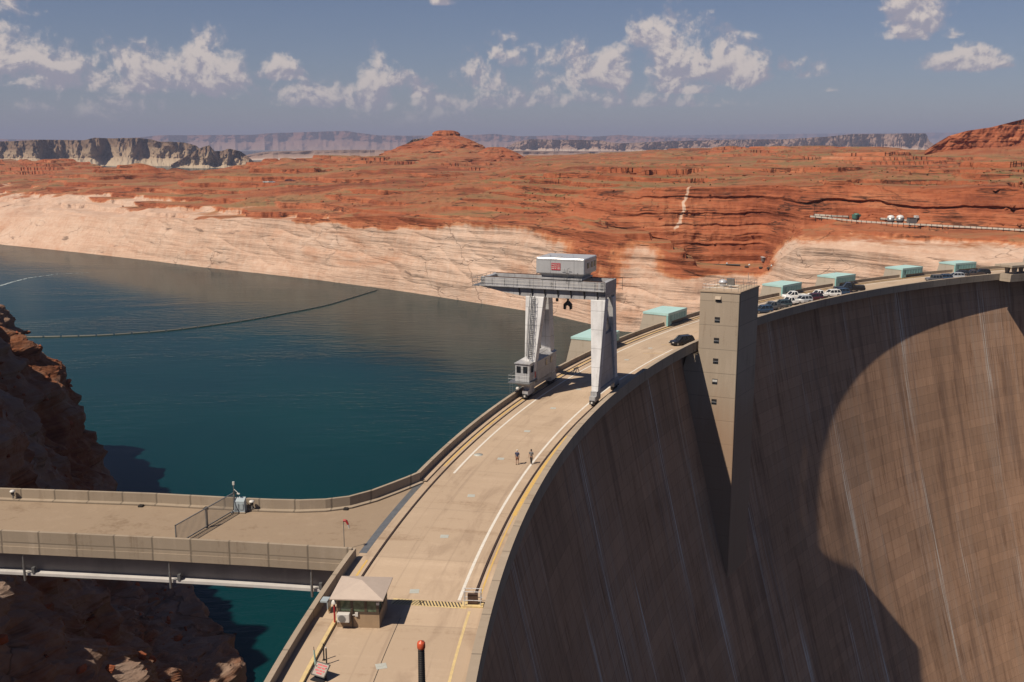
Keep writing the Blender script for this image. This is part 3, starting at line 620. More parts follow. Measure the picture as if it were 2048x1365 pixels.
for a, b in ((T0, 149.75), (143.1, T1)):
    sweep('downstream_parapet', [(262.2, -.62), (259.15, -.55), (259.15, 1.2), (259.85, 1.2), (259.85, -.02)], M['parapet'], a, b, dam, .2)
sweep('tower_gap_parapet', [(259.15, -.6), (259.15, 1.15), (259.85, 1.15), (259.85, -.02)], M['parapet'], 149.7, 143.15, dam, .2)
for a, b in ((167.5, T1), (T0, 171.85)):
    sweep('upstream_parapet', [(273.2, -.5), (273.2, .95), (272.78, .95), (272.78, -.02)], M['parapet'], a, b, dam, .2)
sweep('upstream_kerb', [(272.77, .16), (272.0, .16), (272.0, -.01)], M['deck'], 167.5, T1, dam, .2)
# raised walk beside the guard booth with a yellow kerb edge
sweep('raised_walk', [(272.77, .2), (271.0, .2), (270.98, -.01)], M['deck'], T0, 174.3, dam, .2)
sweep('kerb_line', [(271.25, .206), (270.97, .206), (270.965, .0)], M['yellow_pale'], T0, 174.3, dam, .2)
def line(name, r, wd, t0, t1, mat, z=.006): return sweep(name, [(r + wd / 2, z), (r - wd / 2, z)], mat, t0, t1, dam, .15)
line('white_edge_line', 262.3, .26, 173.35, 150.2, M['white_line']); line('white_edge_line', 262.3, .22, 143, T1, M['white_line'])
line('white_edge_line', 269.95, .24, 166.75, T1, M['white_line'])
line('yellow_edge_line', 260.73, .16, 173.1, 169.2, M['yellow_line']); line('yellow_edge_line', 260.73, .42, 169.2, 163., M['yellow_line']); line('yellow_edge_line', 260.7, .22, 163., 150, M['yellow_line'])
line('yellow_edge_line', 261.18, .2, T0, 173.75, M['yellow_pale'])
line('yellow_edge_line', 271.72, .2, 172.6, 171.9, M['yellow_line']); line('yellow_edge_line', 271.72, .22, 166.3, T1, M['yellow_line'])
for rr, a in ((261.15, 173.3), (271.2, 173.)):
    line('rail_slot', rr, .26, a, T1, M['dark_steel'], .008)
    sweep('crane_rail', [(rr + .05, .01), (rr + .05, .05), (rr - .05, .05), (rr - .05, .01)], M['rail_rust'], a, T1, dam, .2)
line('expansion_strip', 266.3, .05, T0, 174.1, M['dark_steel'], .005)
sweep('bridge_joint_plate', [(272.9, .012), (272.2, .012)], M['steel'], 171.6, 167.6, dam, .2)
# striped line across the deck beside the booth
hb = MB(); hy = MB()
th_a = 173.42; 
hy.add([pol(267.6, 173.62, .007), pol(261.5, 173.66, .007), pol(261.5, 173.45, .007), pol(267.6, 173.4, .007)], [(0, 1, 2, 3)])
k = 0; r_ = 267.5
while r_ > 261.7:
    sl = .35 if r_ < 265.3 else -.35
    hb.add([pol(r_, 173.62, .011), pol(r_ - .12, 173.62, .011), pol(r_ - .12 + sl, 173.43, .011), pol(r_ + sl, 173.43, .011)], [(0, 1, 2, 3)]); r_ -= .26
hy.build('hazard_strip', M['yellow_pale'], dam); hb.build('hazard_stripes', M['black_line'], dam)
# parking bay lines
for th_ in (150.9, 149.0, 147.4, 145.7, 144.1):
    a = Vector(pol(260.9, th_, .008)); b = Vector(pol(265.6, th_ + .55, .008)); d = (b - a).normalized().cross(Vector((0, 0, 1))) * .07
    MB().add([a - d, b - d, b + d, a + d], [(0, 1, 2, 3)]).build('parking_line', M['yellow_line'], dam)
tag(dam, 'huge curved concrete arch dam with a roadway along its crest', 'dam')

# ------------------------------------------------------------------ elevator tower on the downstream face
TF = [(33.5, 175.4), (39.9, 172.7), (45.4, 181.5), (39.1, 184.2)]     # front-in, front-out, back-out, back-in
tw_ = thing('elevator_tower', 'square concrete lift tower with a column of small windows rising from the dam', 'tower', (TF[1][0], TF[1][1], 0), math.atan2(TF[1][1] - TF[0][1], TF[1][0] - TF[0][0]))
iw = Matrix.Rotation(-tw_.rotation_euler.z, 3, 'Z')
tl = [iw @ Vector((x - TF[1][0], y - TF[1][1], 0)) for x, y in TF]    # local: x along the front face (out), y along the crest away
TB = MB()
zt_, zb_ = 10.5, -62.
inx = min(tl[0].x, tl[3].x)
poly = [(tl[0].x, tl[0].y), (0, 0), (tl[2].x, tl[2].y), (tl[3].x, tl[3].y)]
deep = [(tl[0].x - 16, tl[0].y), (0, 0), (tl[2].x, tl[2].y), (tl[3].x - 16, tl[3].y)]
TB.hexa([(x, y, -1.2) for x, y in poly], [(x, y, zt_ - .25) for x, y in poly])
TB.hexa([(x, y, zb_) for x, y in deep], [(x, y, -1.2) for x, y in [(poly[0][0] - 2, poly[0][1]), poly[1], poly[2], (poly[3][0] - 2, poly[3][1])]])
TB.build('shaft', M['tower'], tw_)
ov = .12; rp = [(poly[0][0] - ov, poly[0][1] - ov), (ov, -ov), (poly[2][0] + ov, poly[2][1] + ov), (poly[3][0] - ov, poly[3][1] + ov)]
MB().slab(rp, zt_ - .25, zt_).build('roof_slab', M['deck'], tw_)
WX = -3.75
for i, z in enumerate((9.1, 5.35, 1.6, -2.15, -5.9, -9.65)):
    wn = MB().bx((WX - .47, -.02, z - .5), (WX + .47, .1, z + .5)).build('window', M['dark_steel'], tw_)
    MB().bx((WX - .45, -.05, z - .06), (WX + .45, -.02, z + .0)).build('sill_bar', M['silver'], wn)
    MB().bx((WX - .42, -.04, z - .44), (WX + .42, -.02, z - .1)).build('pane', M['glass'], wn)
    if i == 0: MB().hexa([(WX - .5, -.42, z - .05), (WX + .5, -.42, z - .05), (WX + .5, -.02, z + .1), (WX - .5, -.02, z + .1)], [(WX - .5, -.42, z - .01), (WX + .5, -.42, z - .01), (WX + .5, -.02, z + .5), (WX - .5, -.02, z + .5)]).build('hood', M['tower'], wn)
    if i == 4: MB().bx((WX - .42, -.06, z - .0), (WX + .42, -.03, z + .36)).build('blind', M['white_plastic'], wn)
rl = MB(); ins = .35
rq = [Vector((x, y, zt_)) for x, y in [(poly[0][0] + ins, poly[0][1] + ins), (-ins, ins), (poly[2][0] - ins, poly[2][1] - ins), (poly[3][0] + ins, poly[3][1] - ins)]]
for a, b in zip(rq, rq[1:] + rq[:1]):
    n = 5 if (b - a).length < 8 else 7
    for i in range(n): p = a.lerp(b, i / n); rl.tube(p, p + Vector((0, 0, 1.1)), .03, n=5)
    for h in (.55, 1.1): rl.tube(a + Vector((0, 0, h)), b + Vector((0, 0, h)), .026, n=5)
rl.build('roof_railing', M['steel'], tw_)
vent = MB().lathe((-4.3, 6.6, zt_), [(.55, 0), (.55, .5), (.75, .55), (.8, .8), (.6, 1.1), (.2, 1.3), (0, 1.32)]); vent.build('roof_vent', M['silver'], tw_)
dsh = MB().box((-2.6, 5.2, zt_ + 1.05), (1.45, .28, 1.3), M=Matrix.Rotation(R(-18), 4, 'Z') @ Matrix.Rotation(R(12), 4, 'X')).tube((-2.6, 5.4, zt_), (-2.6, 5.3, zt_ + .6), .08).box((-2.6, 5.35, zt_ + .08), (.7, .7, .12)); dsh.build('floodlight', M['steel'], tw_)
MB().tube((-.3, tl[2].y - .4, zt_), (-.3, tl[2].y - .4, zt_ + 2.3), .04).build('lightning_rod', M['steel'], tw_)

# far tower platform at the other end of the arch
ft = thing('abutment_platform', 'roofed concrete platform bracketed out from the far end of the dam', 'platform', pol(258.8, 119.9), R(119.9))
def fl(r, th, z): 
    p = Vector(pol(r, th, z)) - Vector(pol(258.8, 119.9)); p = Matrix.Rotation(-R(119.9), 3, 'Z') @ p; return tuple(p)
def ring(ra, rb, ta, tb2, z): return [fl(rb, ta, z), fl(ra, ta, z), fl(ra, tb2, z), fl(rb, tb2, z)]
MB().hexa(ring(259., 255.7, 118.15, 108, -.75), ring(259., 255.5, 118.15, 108, 1.3)).build('balcony', M['tower'], ft)
MB().hexa(ring(259.5, 256.2, 114.8, 108, -40), ring(259., 255.8, 114.8, 108, -.75)).build('bracket_wall', M['tower'], ft)
MB().hexa(ring(260.6, 255.3, 118.2, 108, 3.2), ring(260.6, 255.3, 118.2, 108, 3.75)).build('roof_slab', M['tower'], ft)
for rr, th_ in ((258.4, 117.65), (258.4, 116.4), (258.4, 115.), (256.3, 117.65)):
    p = fl(rr, th_, 0); MB().hexa([(p[0] - .35, p[1] - .35, 1.3), (p[0] + .35, p[1] - .35, 1.3), (p[0] + .35, p[1] + .35, 1.3), (p[0] - .35, p[1] + .35, 1.3)], [(p[0] - .6, p[1] - .6, 3.2), (p[0] + .6, p[1] - .6, 3.2), (p[0] + .6, p[1] + .6, 3.2), (p[0] - .6, p[1] + .6, 3.2)]).build('column', M['tower'], ft)

# ------------------------------------------------------------------ intake gate houses on the upstream wall
def gate_house(label, th, dth=1.87, zt=2.75):
    g = thing('gate_house', label, 'gate house', pol(272., th), R(th), 'intake gate houses along the upstream wall')
    # local: +x outwards over the lake, +y back towards the near end (so the house extends along -y)
    Lw = R(dth) * 273; d = 4.6
    b = MB(); b.hexa([(1.25, -Lw, -14), (9.3, -Lw, -14), (9.3, 0, -14), (1.25, 0, -14)], [(1.25, -Lw, zt - .55), (d + .9, -Lw, zt - .55), (d + .9, 0, zt - .55), (1.25, 0, zt - .55)])
    b.hexa([(.35, -.7, -.3), (1.25, -.7, -.3), (1.25, -.01, -.3), (.35, -.01, -.3)], [(.35, -.7, zt - .56), (1.25, -.7, zt - .56), (1.25, -.01, zt - .56), (.35, -.01, zt - .56)])
    b.build('base_block', M['house_conc'], g)
    f = MB(); f.bx((-.05, -Lw - .02, .97), (.34, -.9, zt - .5)); f.bx((-.05, -1.6, .16), (.34, .03, zt - .5))
    f.bx((.34, -Lw + .0, .97), (1.24, -.72, zt - .56))
    for i in range(1, 7): f.bx((-.1, -Lw + i * Lw / 7.6 - .03, 1.), (-.05, -Lw + i * Lw / 7.6 + .03, zt - .52))
    f.build('front_cladding', M['teal'], g)
    MB().hexa([(-.08, -Lw - .05, zt - .5), (d + 1., -Lw - .05, zt - .5), (d + 1., .06, zt - .5), (-.08, .06, zt - .5)], [(-.08, -Lw - .05, zt), (d + 1., -Lw - .05, zt - .12), (d + 1., .06, zt - .12), (-.08, .06, zt)]).build('roof', M['teal_roof'], g)
    return g
for lab, th_ in (('teal roofed gate house half hidden behind the crane legs', 152.35), ('teal roofed gate house between the crane and the lift tower', 145.84), ('teal roofed gate house just past the tower, behind the first parked cars', 134.69),
                 ('teal roofed gate house behind the black truck on the far deck', 129.55), ('teal roofed gate house over the empty stretch of far deck', 123.32), ('teal roofed gate house behind the farthest group of cars', 118.5), ('teal roofed gate house cut off at the far end by the platform', 111.2)):
    gate_house(lab, th_)

# ------------------------------------------------------------------ access bridge to the west bank
br = thing('access_bridge', 'concrete bridge on a pale steel girder joining the dam to the cliff', 'bridge', (0, 0, 0))
FP = [(-82, 99.9), (-52.6, 97.5), (-36.7, 96.), (-27.2, 94.6), (-23.8, 94.2), (-21.1, 94.05), (-18.6, 94.3), (-16.3, 95.15), (-14.2, 97.), (-12.3, 99.45), (-11., 101.2), (-9.95, 102.7)]
arcp = [pol(272.8, t_)[:2] for t_ in np.linspace(167.5, 171.9, 12)]
NP = [(-14.05, 82.25), (-23.3, 83.6), (-32.6, 84.8), (-46.9, 86.4), (-82, 89.9)]
MB().slab(FP + arcp + NP, -.5, -.004).build('deck', M['bridge_deck'], br)
def wall_path(pts, z0, z1, th, name, mat, parent, side=1):
    b = MB(); pts = [Vector((x, y, 0)) for x, y in pts]
    offs = []
    for i, p in enumerate(pts):
        d = (pts[min(i + 1, len(pts) - 1)] - pts[max(i - 1, 0)]).normalized(); offs.append(p + Vector((-d.y, d.x, 0)) * th * side)
    for i in range(len(pts) - 1):
        a, c, d, e = pts[i], pts[i + 1], offs[i + 1], offs[i]
        q = [a, c, d, e] if side > 0 else [e, d, c, a]
        b.hexa([(v.x, v.y, z0) for v in q], [(v.x, v.y, z1) for v in q])
    return b.build(name, mat, parent)
wall_path(FP, -1.0, 1.1, .32, 'parapet', M['bridge_conc'], br, 1)
wall_path([(x, y) for x, y in FP], -.0, .16, .55, 'kerb', M['bridge_conc'], br, -1)
wall_path([(x, y - .3) for x, y in NP], -1.02, 1.1, .32, 'parapet', M['bridge_conc'], br, -1)
wall_path([(x, y - .36) for x, y in NP], -1.05, -.35, .06, 'parapet_band', M['bridge_conc'], br, -1)
gl = [(x, y + .9) for x, y in NP]
wall_path(gl, -3.1, -1.04, .12, 'girder_web', M['girder_grey'], br, -1)
fl0 = [Vector((x, y, 0)) for x, y in gl]
fg = MB()
for a, b in zip(fl0[:-1], fl0[1:]):
    d = (b - a).normalized(); nrm = Vector((-d.y, d.x, 0))        # towards the water side of the web
    if nrm.y > 0: nrm = -nrm
    q = [a + nrm * .75, b + nrm * .75, b - nrm * .3, a - nrm * .3]
    fg.hexa([(v.x, v.y, -3.36) for v in q], [(v.x, v.y, -3.1) for v in q])
fg.build('girder_flange', M['girder_white'], br)
wall_path([(x, y + 8.3) for x, y in NP], -3.2, -1.02, .3, 'far_girder', M['girder_grey'], br, -1)
for px_, x in ((40, -45.), (327, -31.0), (627, -17.8)):
    y = np.interp(x, [p[0] for p in NP[::-1]], [p[1] for p in NP[::-1]]) - .12
    hg = MB().tube((x, y, -1.04), (x, y, -3.75), .09, n=8).tube((x, y, -2.2), (x, y, -3.75), .12, n=8).build('hanger', M['steel'], br)
    MB().bx((x + .6, y + .1, -3.09), (x + .85, y + .5, -2.55)).tube((x, y, -3.0), (x + .6, y + .3, -2.9), .03).build('bracket', M['steel'], br)
for x in (-39.9, -24.6):
    y = np.interp(x, [p[0] for p in NP[::-1]], [p[1] for p in NP[::-1]])
    MB().box((x, y + .2, -3.42), (2.6, .2, .08), math.atan2(-1.3, 10)).build('splice_plate', M['dark_steel'], br)
for x, y in ((-37.4, 95.6), (-30.6, 94.95), (-16.6, 94.75)):
    MB().box((x, y - .33, .09), (.42, .5, .16), R(-6)).build('drain', M['dark_steel'], br)
# gate across the bridge
gA = Vector((-30.5, 85.2, 0)); gB = Vector((-27.55, 94.0, 0)); gd = gB - gA; gl_ = gd.length
gt = thing('sliding_gate', 'grey barred metal gate standing across the bridge', 'gate', gA, math.atan2(gd.y, gd.x))
gb = MB()
for i in range(int(gl_ / .17)): gb.tube((i * .17 + .1, 0, .15), (i * .17 + .1, 0, 1.95), .022, n=5, caps=False)
gb.build('bars', M['steel'], gt)
MB().bx((0, -.04, 1.92), (gl_, .04, 2.0)).bx((0, -.04, .1), (gl_, .04, .2)).bx((0, -.05, .1), (.1, .05, 2.)).bx((gl_ - .1, -.05, .1), (gl_, .05, 2.)).bx((gl_ / 2 - .12, -.06, .0), (gl_ / 2 + .12, .06, 2.02)).build('frame', M['steel'], gt)
MB().bx((-.2, -.25, -.0), (gl_, -.15, .06)).build('track', M['bridge_conc'], gt)
for u in (gl_ - .7, gl_ - .35, gl_ - .05): MB().lathe((u, -.1, .0), [(.0, .0), (.12, .0), (.12, .22), (0, .22)], 10).build('roller', M['steel'], gt)
MB().tube((gl_ - .05, .1, 0), (gl_ + .05, .1, 2.1), .07).tube((gl_ - .05, -.15, 2.05), (gl_ + .4, -.9, .0), .04).build('gate_post', M['dark_steel'], gt)

cb = thing('control_cabinet', 'blue grey electrical cabinet with sloped lid against the bridge parapet', 'cabinet', (-26.95, 93.75, 0), R(-4))
MB().hexa([(-.55, -.35, .12), (.55, -.35, .12), (.55, .35, .12), (-.55, .35, .12)], [(-.5, -.32, 1.2), (.5, -.32, 1.2), (.5, .3, 1.5), (-.5, .3, 1.5)]).build('case', M['cabinet'], cb)
MB().bx((-.4, -.4, .4), (-.05, -.35, 1.)).bx((.05, -.4, .4), (.4, -.35, 1.)).build('door', M['cabinet'], cb)
MB().bx((-.6, -.45, 0), (.6, .42, .12)).build('plinth', M['bridge_conc'], cb)
cp = thing('camera_pole', 'thin grey pole with a camera arm beside the bridge cabinet', 'pole', (-27.6, 94.05, 0))
MB().tube((0, 0, 0), (0, 0, 3.0), .045).build('mast', M['steel'], cp)
MB().bx((-.1, -.08, 2.72), (.1, .08, 3.05)).build('sensor', M['white_plastic'], cp)
MB().tube((0, 0, 2.3), (.5, -.25, 1.95), .025).box((.52, -.27, 1.9), (.3, .1, .12), R(-20)).build('camera_arm', M['white_plastic'], cp)
def wall_lamp(label, x, y, z):
    l = thing('wall_lamp', label, 'lamp', (x, y, z), 0, 'lamps along the bridge parapet')
    MB().lathe((0, 0, .12), [(0, 0), (.16, .02), (.16, .3), (0, .3)], 12).build('housing', M['dark_steel'], l)
    MB().lathe((0, 0, .42), [(.26, 0), (.27, .06), (.2, .16), (0, .18)], 14).build('cap', M['white_plastic'], l)
    MB().bx((-.06, -.06, -.3), (.06, .06, .12)).bx((-.05, .05, -.1), (.05, .3, .02)).build('bracket', M['steel'], l)
wall_lamp('round grey lamp on the bridge parapet next to the cabinet', -25.85, 93.95, .55)
wall_lamp('round grey lamp far along the bridge, away from the cabinet', -51.1, 96.95, .55)
ws = thing('windsock', 'red and white windsock hanging limp on a thin pole above the bridge end', 'windsock', (-15.1, 84.4, 0))
MB().tube((0, 0, 0), (0, 0, 2.75), .035).build('pole', M['steel'], ws)
MB().tube((.0, 0, 2.75), (.24, -.02, 2.77), 12e-2, .11, 10).tube((.24, -.02, 2.77), (.42, -.05, 2.4), .11, .09, 10).build('sock', M['red'], ws)
MB().tube((.42, -.05, 2.4), (.5, -.06, 2.05), .09, .06, 10).build('sock_tip', M['white_plastic'], ws)

# ------------------------------------------------------------------ gantry crane
KT = 158.33
kr = thing('gantry_crane', 'tall grey travelling gantry crane straddling the dam roadway', 'crane', pol(266.35, KT), R(KT))
G, Lp = M['grey_paint'], M['light_paint']     # local: +x over the lake, -y away from the viewer along the crest
def leg(name, x0t, x1t, x0b, x1b, yt, yb, wt, wb_, zt=14.5, zb=1.9):
    s = 1 if yb > 0 else -1
    lo = [(x0b, yb - s * wb_, zb), (x1b, yb - s * wb_, zb), (x1b, yb, zb), (x0b, yb, zb)]; hi = [(x0t, yt - s * wt, zt), (x1t, yt - s * wt, zt), (x1t, yt, zt), (x0t, yt, zt)]
    if s < 0: lo = lo[::-1]; hi = hi[::-1]
    return MB().hexa(lo, hi).build(name, Lp, kr, .05)
leg('leg', -5.75, -3.6, -5.5, -4.55, 3.0, 5.0, 1.7, 1.3); leg('leg', -5.75, -3.6, -5.5, -4.55, -2.4, -5.0, 1.7, 1.3)
leg('leg', 3.35, 6.15, 4.35, 5.55, 3.0, 5.0, 1.5, 1.2); leg('leg', 3.95, 6.15, 4.35, 5.55, -2.4, -5.0, 1.9, 1.5)
# solid web between the two downstream legs, open at top with one brace
wbm = MB(); yt = np.interp(9.4, [1.9, 14.5], [5., 3.]); ytr = np.interp(9.4, [1.9, 14.5], [5., 2.4])
wbm.hexa([(-5.35, -3.55, 2.0), (-4.75, -3.55, 2.0), (-4.75, 3.6, 2.0), (-5.35, 3.6, 2.0)], [(-5.35, -ytr + 1.3, 9.4), (-4.75, -ytr + 1.3, 9.4), (-4.75, yt - 1.3, 9.4), (-5.35, yt - 1.3, 9.4)])
wbm.build('side_web', G, kr)
MB().tube((-5.1, 1.7, 13.9), (-5.1, -2.0, 9.6), .17).tube((-5.1, -2.2, 9.5), (-5.1, 2.4, 9.5), .1).build('side_brace', G, kr)
for x, sx in ((-5.05, -5.05), (4.95, 4.95)):
    MB().bx((x - .45, -5.6, 1.35), (x + .45, 5.6, 1.95)).build('sill_beam', G, kr)
    for y in (4.9, -4.9):
        tr = MB().bx((x - .42, y - 1.35, .62), (x + .42, y + 1.35, 1.36)).build('wheel_truck', G, kr)
        for dy_ in (-.85, .0, .85): MB().tube((x - .22, y + dy_, .36), (x + .22, y + dy_, .36), .34, n=14).build('wheel', M['dark_steel'], tr)
        s = 1 if y > 0 else -1
        MB().bx((x - .36, y + s * 1.36, .3), (x + .36, y + s * 1.5, .85)).build('buffer_plate', M['dark_steel'], tr)
        MB().bx((x - .12, y + s * 1.5, .45), (x + .12, y + s * 1.58, .7)).build('bumper', M['white_plastic'], tr)
# bridge girders
def girder(y, s):
    g = MB(); y0, y1 = (y, y - .9) if s > 0 else (y, y + .9)
    g.prism([(-5.7, 14.5), (6.5, 14.45), (9.9, 14.95), (13.2, 15.6), (13.2, 16.95), (-5.7, 16.95)], y0, y1)
    o = g.build('girder', G, kr)
    b = MB(); ys = y + s * .06
    b.bx((-5.65, min(y, ys + s * .42), 15.72), (13.25, max(y, ys + s * .42), 15.82))
    b.build('walkway', G, o)
    for x in np.arange(-4.6, 9, 1.95): MB().hexa([(x - .05, y, 14.55), (x + .05, y, 14.55), (x + .05, y + s * .05, 14.55), (x - .05, y + s * .05, 14.55)], [(x - .05, y, 15.7), (x + .05, y, 15.7), (x + .05, y + s * .42, 15.7), (x - .05, y + s * .42, 15.7)]).build('walkway_bracket', M['dark_steel'], o)
    st_ = MB()
    for x in np.arange(-4.2, 13, 1.95): st_.bx((x - .02, y, 15.85), (x + .02, y + s * .05, 16.9))
    for z in (15.05, 15.35): st_.bx((-5.6, y, z), (8.6, y + s * .03, z + .04))
    st_.build('stiffener', M['steel'], o)
    rl = MB(); yo = y + s * .46
    for x in np.arange(-5.6, 13.3, 1.5): rl.tube((x, yo, 15.8), (x, yo, 16.75), .022, n=5)
    for z in (16.3, 16.75): rl.tube((-5.6, yo, z), (13.2, yo, z), .022, n=5)
    rl.build('handrail', M['white_plastic'], o)
    MB().bx((-5.5, y - s * .55, 16.95), (12.8, y - s * .35, 17.05)).build('trolley_rail', M['rail_rust'], o)
girder(2.9, 1); girder(-2.5, -1)
for a_, b_ in (((-5.72, -2.5, 14.8), (-5.0, 2.9, 16.97)), ((12.5, -2.5, 15.8), (13.2, 2.9, 16.9)), ((2., -2.5, 16.), (2.4, 2.9, 16.6))): MB().bx(a_, b_).build('end_tie', G, kr)
ek = MB()
for y in (3.6, 1.8, 0, -1.6, -3.1): ek.tube((14.2, y, 15.75), (14.2, y, 16.9), .025, n=5)
for z in (16.3, 16.9):
    ek.tube((14.2, 3.6, z), (14.2, -3.1, z), .025, n=5); ek.tube((13.2, 3.6, z), (14.2, 3.6, z), .025, n=5); ek.tube((13.2, -3.1, z), (14.2, -3.1, z), .025, n=5)
ek.bx((13.2, -3.1, 15.68), (14.3, 3.6, 15.76)); ek.build('end_platform', M['steel'], kr)
lp = MB()
for z in (17., 16.2, 15.4): lp.tube((-5.7, -2.6, z), (-6.4, -3.4, z), .03, n=5)
lp.tube((-6.4, -3.4, 15.2), (-6.4, -3.4, 17.), .03, n=5); lp.build('ladder_bracket', M['dark_steel'], kr)
# hoist house on its trolley
hh = MB().bx((-2.65, -2.9, 17.85), (4.6, 3.0, 20.2)).build('hoist_house', M['silver'], kr, .22)
hh.modifiers[0].segments = 4
MB().hexa([(-2.0, -1.7, 17.3), (3.9, -1.7, 17.3), (3.9, 2.2, 17.3), (-2.0, 2.2, 17.3)], [(-2.2, -2.2, 17.84), (4.1, -2.2, 17.84), (4.1, 2.5, 17.84), (-2.2, 2.5, 17.84)]).bx((-2.2, -2.4, 17.07), (4.0, 2.85, 17.32)).build('trolley', G, kr)
for y in (1.3, -.5, -2.0):
    MB().bx((-2.69, y - .45, 18.7), (-2.64, y + .45, 19.5)).build('window', M['glass'], hh)
for x in (3.4, 1.7): MB().bx((x - .35, .8, 20.2), (x + .35, 1.3, 20.26)).build('roof_hatch', G, hh)
sg = MB().bx((.9, 3.0, 18.45), (2.25, 3.05, 19.45)).build('sign', M['red_sign'], hh)
cu = bpy.data.curves.new('sign_text', 'FONT'); cu.body = 'PACECO'; cu.align_x = 'CENTER'; cu.size = .36; cu.extrude = .006; cu.space_character = .92
fo = bpy.data.objects.new('sign_text', cu); COL.objects.link(fo); dg = bpy.context.evaluated_depsgraph_get()
me = bpy.data.meshes.new_from_object(fo.evaluated_get(dg)); bpy.data.objects.remove(fo)
tx = bpy.data.objects.new('sign_lettering', me); COL.objects.link(tx); me.materials.clear(); me.materials.append(M['white_plastic'])
tx.parent = sg; tx.location = (1.575, 3.06, 19.1); tx.rotation_euler = (R(90), 0, R(180)); tx.scale = (.92, 1., 1)
tb = MB()
for z, cuts in ((18.9, ((2.2, 1.75), (1.7, 1.45), (1.35, .98))), (18.66, ((2.2, 1.8), (1.7, 1.5), (1.35, .96)))):
    for a, b in cuts: tb.bx((b, 3.05, z - .045), (a, 3.056, z + .045))
tb.build('sign_small_lines', M['white_plastic'], sg)
hl = MB()
for x in (.25, -.25): hl.tube((x, 3.25, 17.1), (x, 3.25, 18.75), .02, n=5)
for z in np.arange(17.2, 18.7, .25): hl.tube((.25, 3.25, z), (-.25, 3.25, z), .015, n=4)
hl.tube((-.25, 3.25, 18.7), (-.6, 3.4, 18.9), .03).tube((.25, 3.25, 18.6), (.75, 3.3, 18.65), .03).tube((-1.6, 3.2, 17.1), (-1.7, 3.3, 18.2), .03).tube((-1.85, 3.2, 17.1), (-1.75, 3.3, 18.2), .03)
hl.build('house_ladder', M['steel'], kr)
# hooks
hk = MB().bx((.35, .0, 14.05), (.95, .5, 14.6)).tube((.65, .25, 13.6), (.65, .25, 14.1), .16)
hk.prism([(.5, 13.7), (.8, 13.7), (1.25, 13.25), (1.25, 12.55), (1.0, 12.45), (.95, 12.9), (.72, 13.1), (.58, 13.1), (.35, 12.9), (.3, 12.45), (.05, 12.55), (.05, 13.25)], .0, .5)
for o_ in (hk.build('main_hook', M['dark_steel'], kr),): pass
MB().tube((2.3, .25, 14.5), (2.3, .25, 13.9), .1).tube((2.3, .25, 13.95), (2.3, .25, 13.55), .22, .2).build('small_hook', M['dark_steel'], kr)
rp_ = MB()
for x in (.45, .85): rp_.tube((x, .25, 14.5), (x, .25, 17.2), .03, n=5)
rp_.build('hoist_rope', M['dark_steel'], kr)
# caged ladder on the lit face of the near upstream leg
ld = MB()
def lp_(x, z): return (x, np.interp(z, [1.9, 14.5], [5., 3.]) + .25, z)
for x in (4.65, 5.05): ld.tube(lp_(x, 5.6), lp_(x, 14.6), .045, n=5)
for z in np.arange(5.7, 14.6, .3): ld.tube(lp_(4.65, z), lp_(5.05, z), .03, n=4)
ld.build('ladder', M['dark_steel'], kr)
cg = MB()
for z in np.arange(6.5, 14.6, 1.0):
    q = lp_(4.85, z); pts = [Vector((q[0] + .42 * math.sin(a), q[1] + .1 + .55 * math.cos(a), z)) for a in np.linspace(-1.9, 1.9, 9)]
    for a, b in zip(pts[:-1], pts[1:]): cg.tube(a, b, .028, n=4, caps=False)
for a_ in (-1.2, 0, 1.2):
    f_ = lambda z: (4.85 + .42 * math.sin(a_), lp_(0, z)[1] + .1 + .55 * math.cos(a_), z)
    cg.tube(f_(6.4), f_(14.5), .03, n=4)
cg.build('ladder_cage', M['steel'], kr)
MB().tube(lp_(5.35, 6.), lp_(5.35, 14.9), .05, n=5).tube(lp_(5.5, 6.), lp_(5.5, 13.), .025, n=5).build('conduit', M['dark_steel'], kr)
# machinery house and operator's cab at the upstream side
mh = MB().hexa([(4.05, -4.6, 2.3), (6.7, -4.6, 2.3), (6.7, 3.6, 2.3), (4.05, 3.6, 2.3)], [(4.05, -4.6, 5.2), (6.7, -4.6, 5.2), (6.7, 3.6, 5.2), (4.05, 3.6, 5.2)]).build('machinery_house', G, kr)
MB().hexa([(3.95, -4.7, 5.2), (6.8, -4.7, 5.2), (6.8, 3.7, 5.2), (3.95, 3.7, 5.2)], [(5.2, -4.4, 5.95), (5.6, -4.4, 5.95), (5.6, 3.4, 5.95), (5.2, 3.4, 5.95)]).build('roof', G, mh)
for y in (-.2, -2.3): MB().bx((4.0, y - .35, 3.9), (4.05, y + .35, 4.8)).build('window', M['glass'], mh)
MB().lathe((5.0, 1.2, 5.75), [(0, 0), (.06, .0), (.06, .4), (.2, .5), (.2, .7), (0, .8)], 10).build('beacon_lamp', M['white_plastic'], kr)
cab = MB().bx((4.3, 3.62, 2.6), (6.5, 6.2, 5.2)).build('operator_cab', M['silver'], kr, .06)
for x in (4.95, 5.95): MB().bx((x - .32, 6.2, 3.9), (x + .32, 6.24, 4.85)).build('window', M['glass'], cab)
MB().bx((4.26, 4.3, 3.9), (4.3, 5.6, 4.85)).build('window', M['glass'], cab)
MB().bx((4.2, 3.6, 5.2), (6.6, 6.35, 5.3)).build('roof', G, cab)
pl = MB().bx((4.0, 3.6, 2.45), (7.3, 7.0, 2.58))
for x, y in ((7.25, 6.95), (7.25, 5.4), (7.25, 3.8), (5.6, 6.95), (4.05, 6.95), (4.05, 5.6)): pl.tube((x, y, 2.5), (x, y, 3.6), .025, n=5)
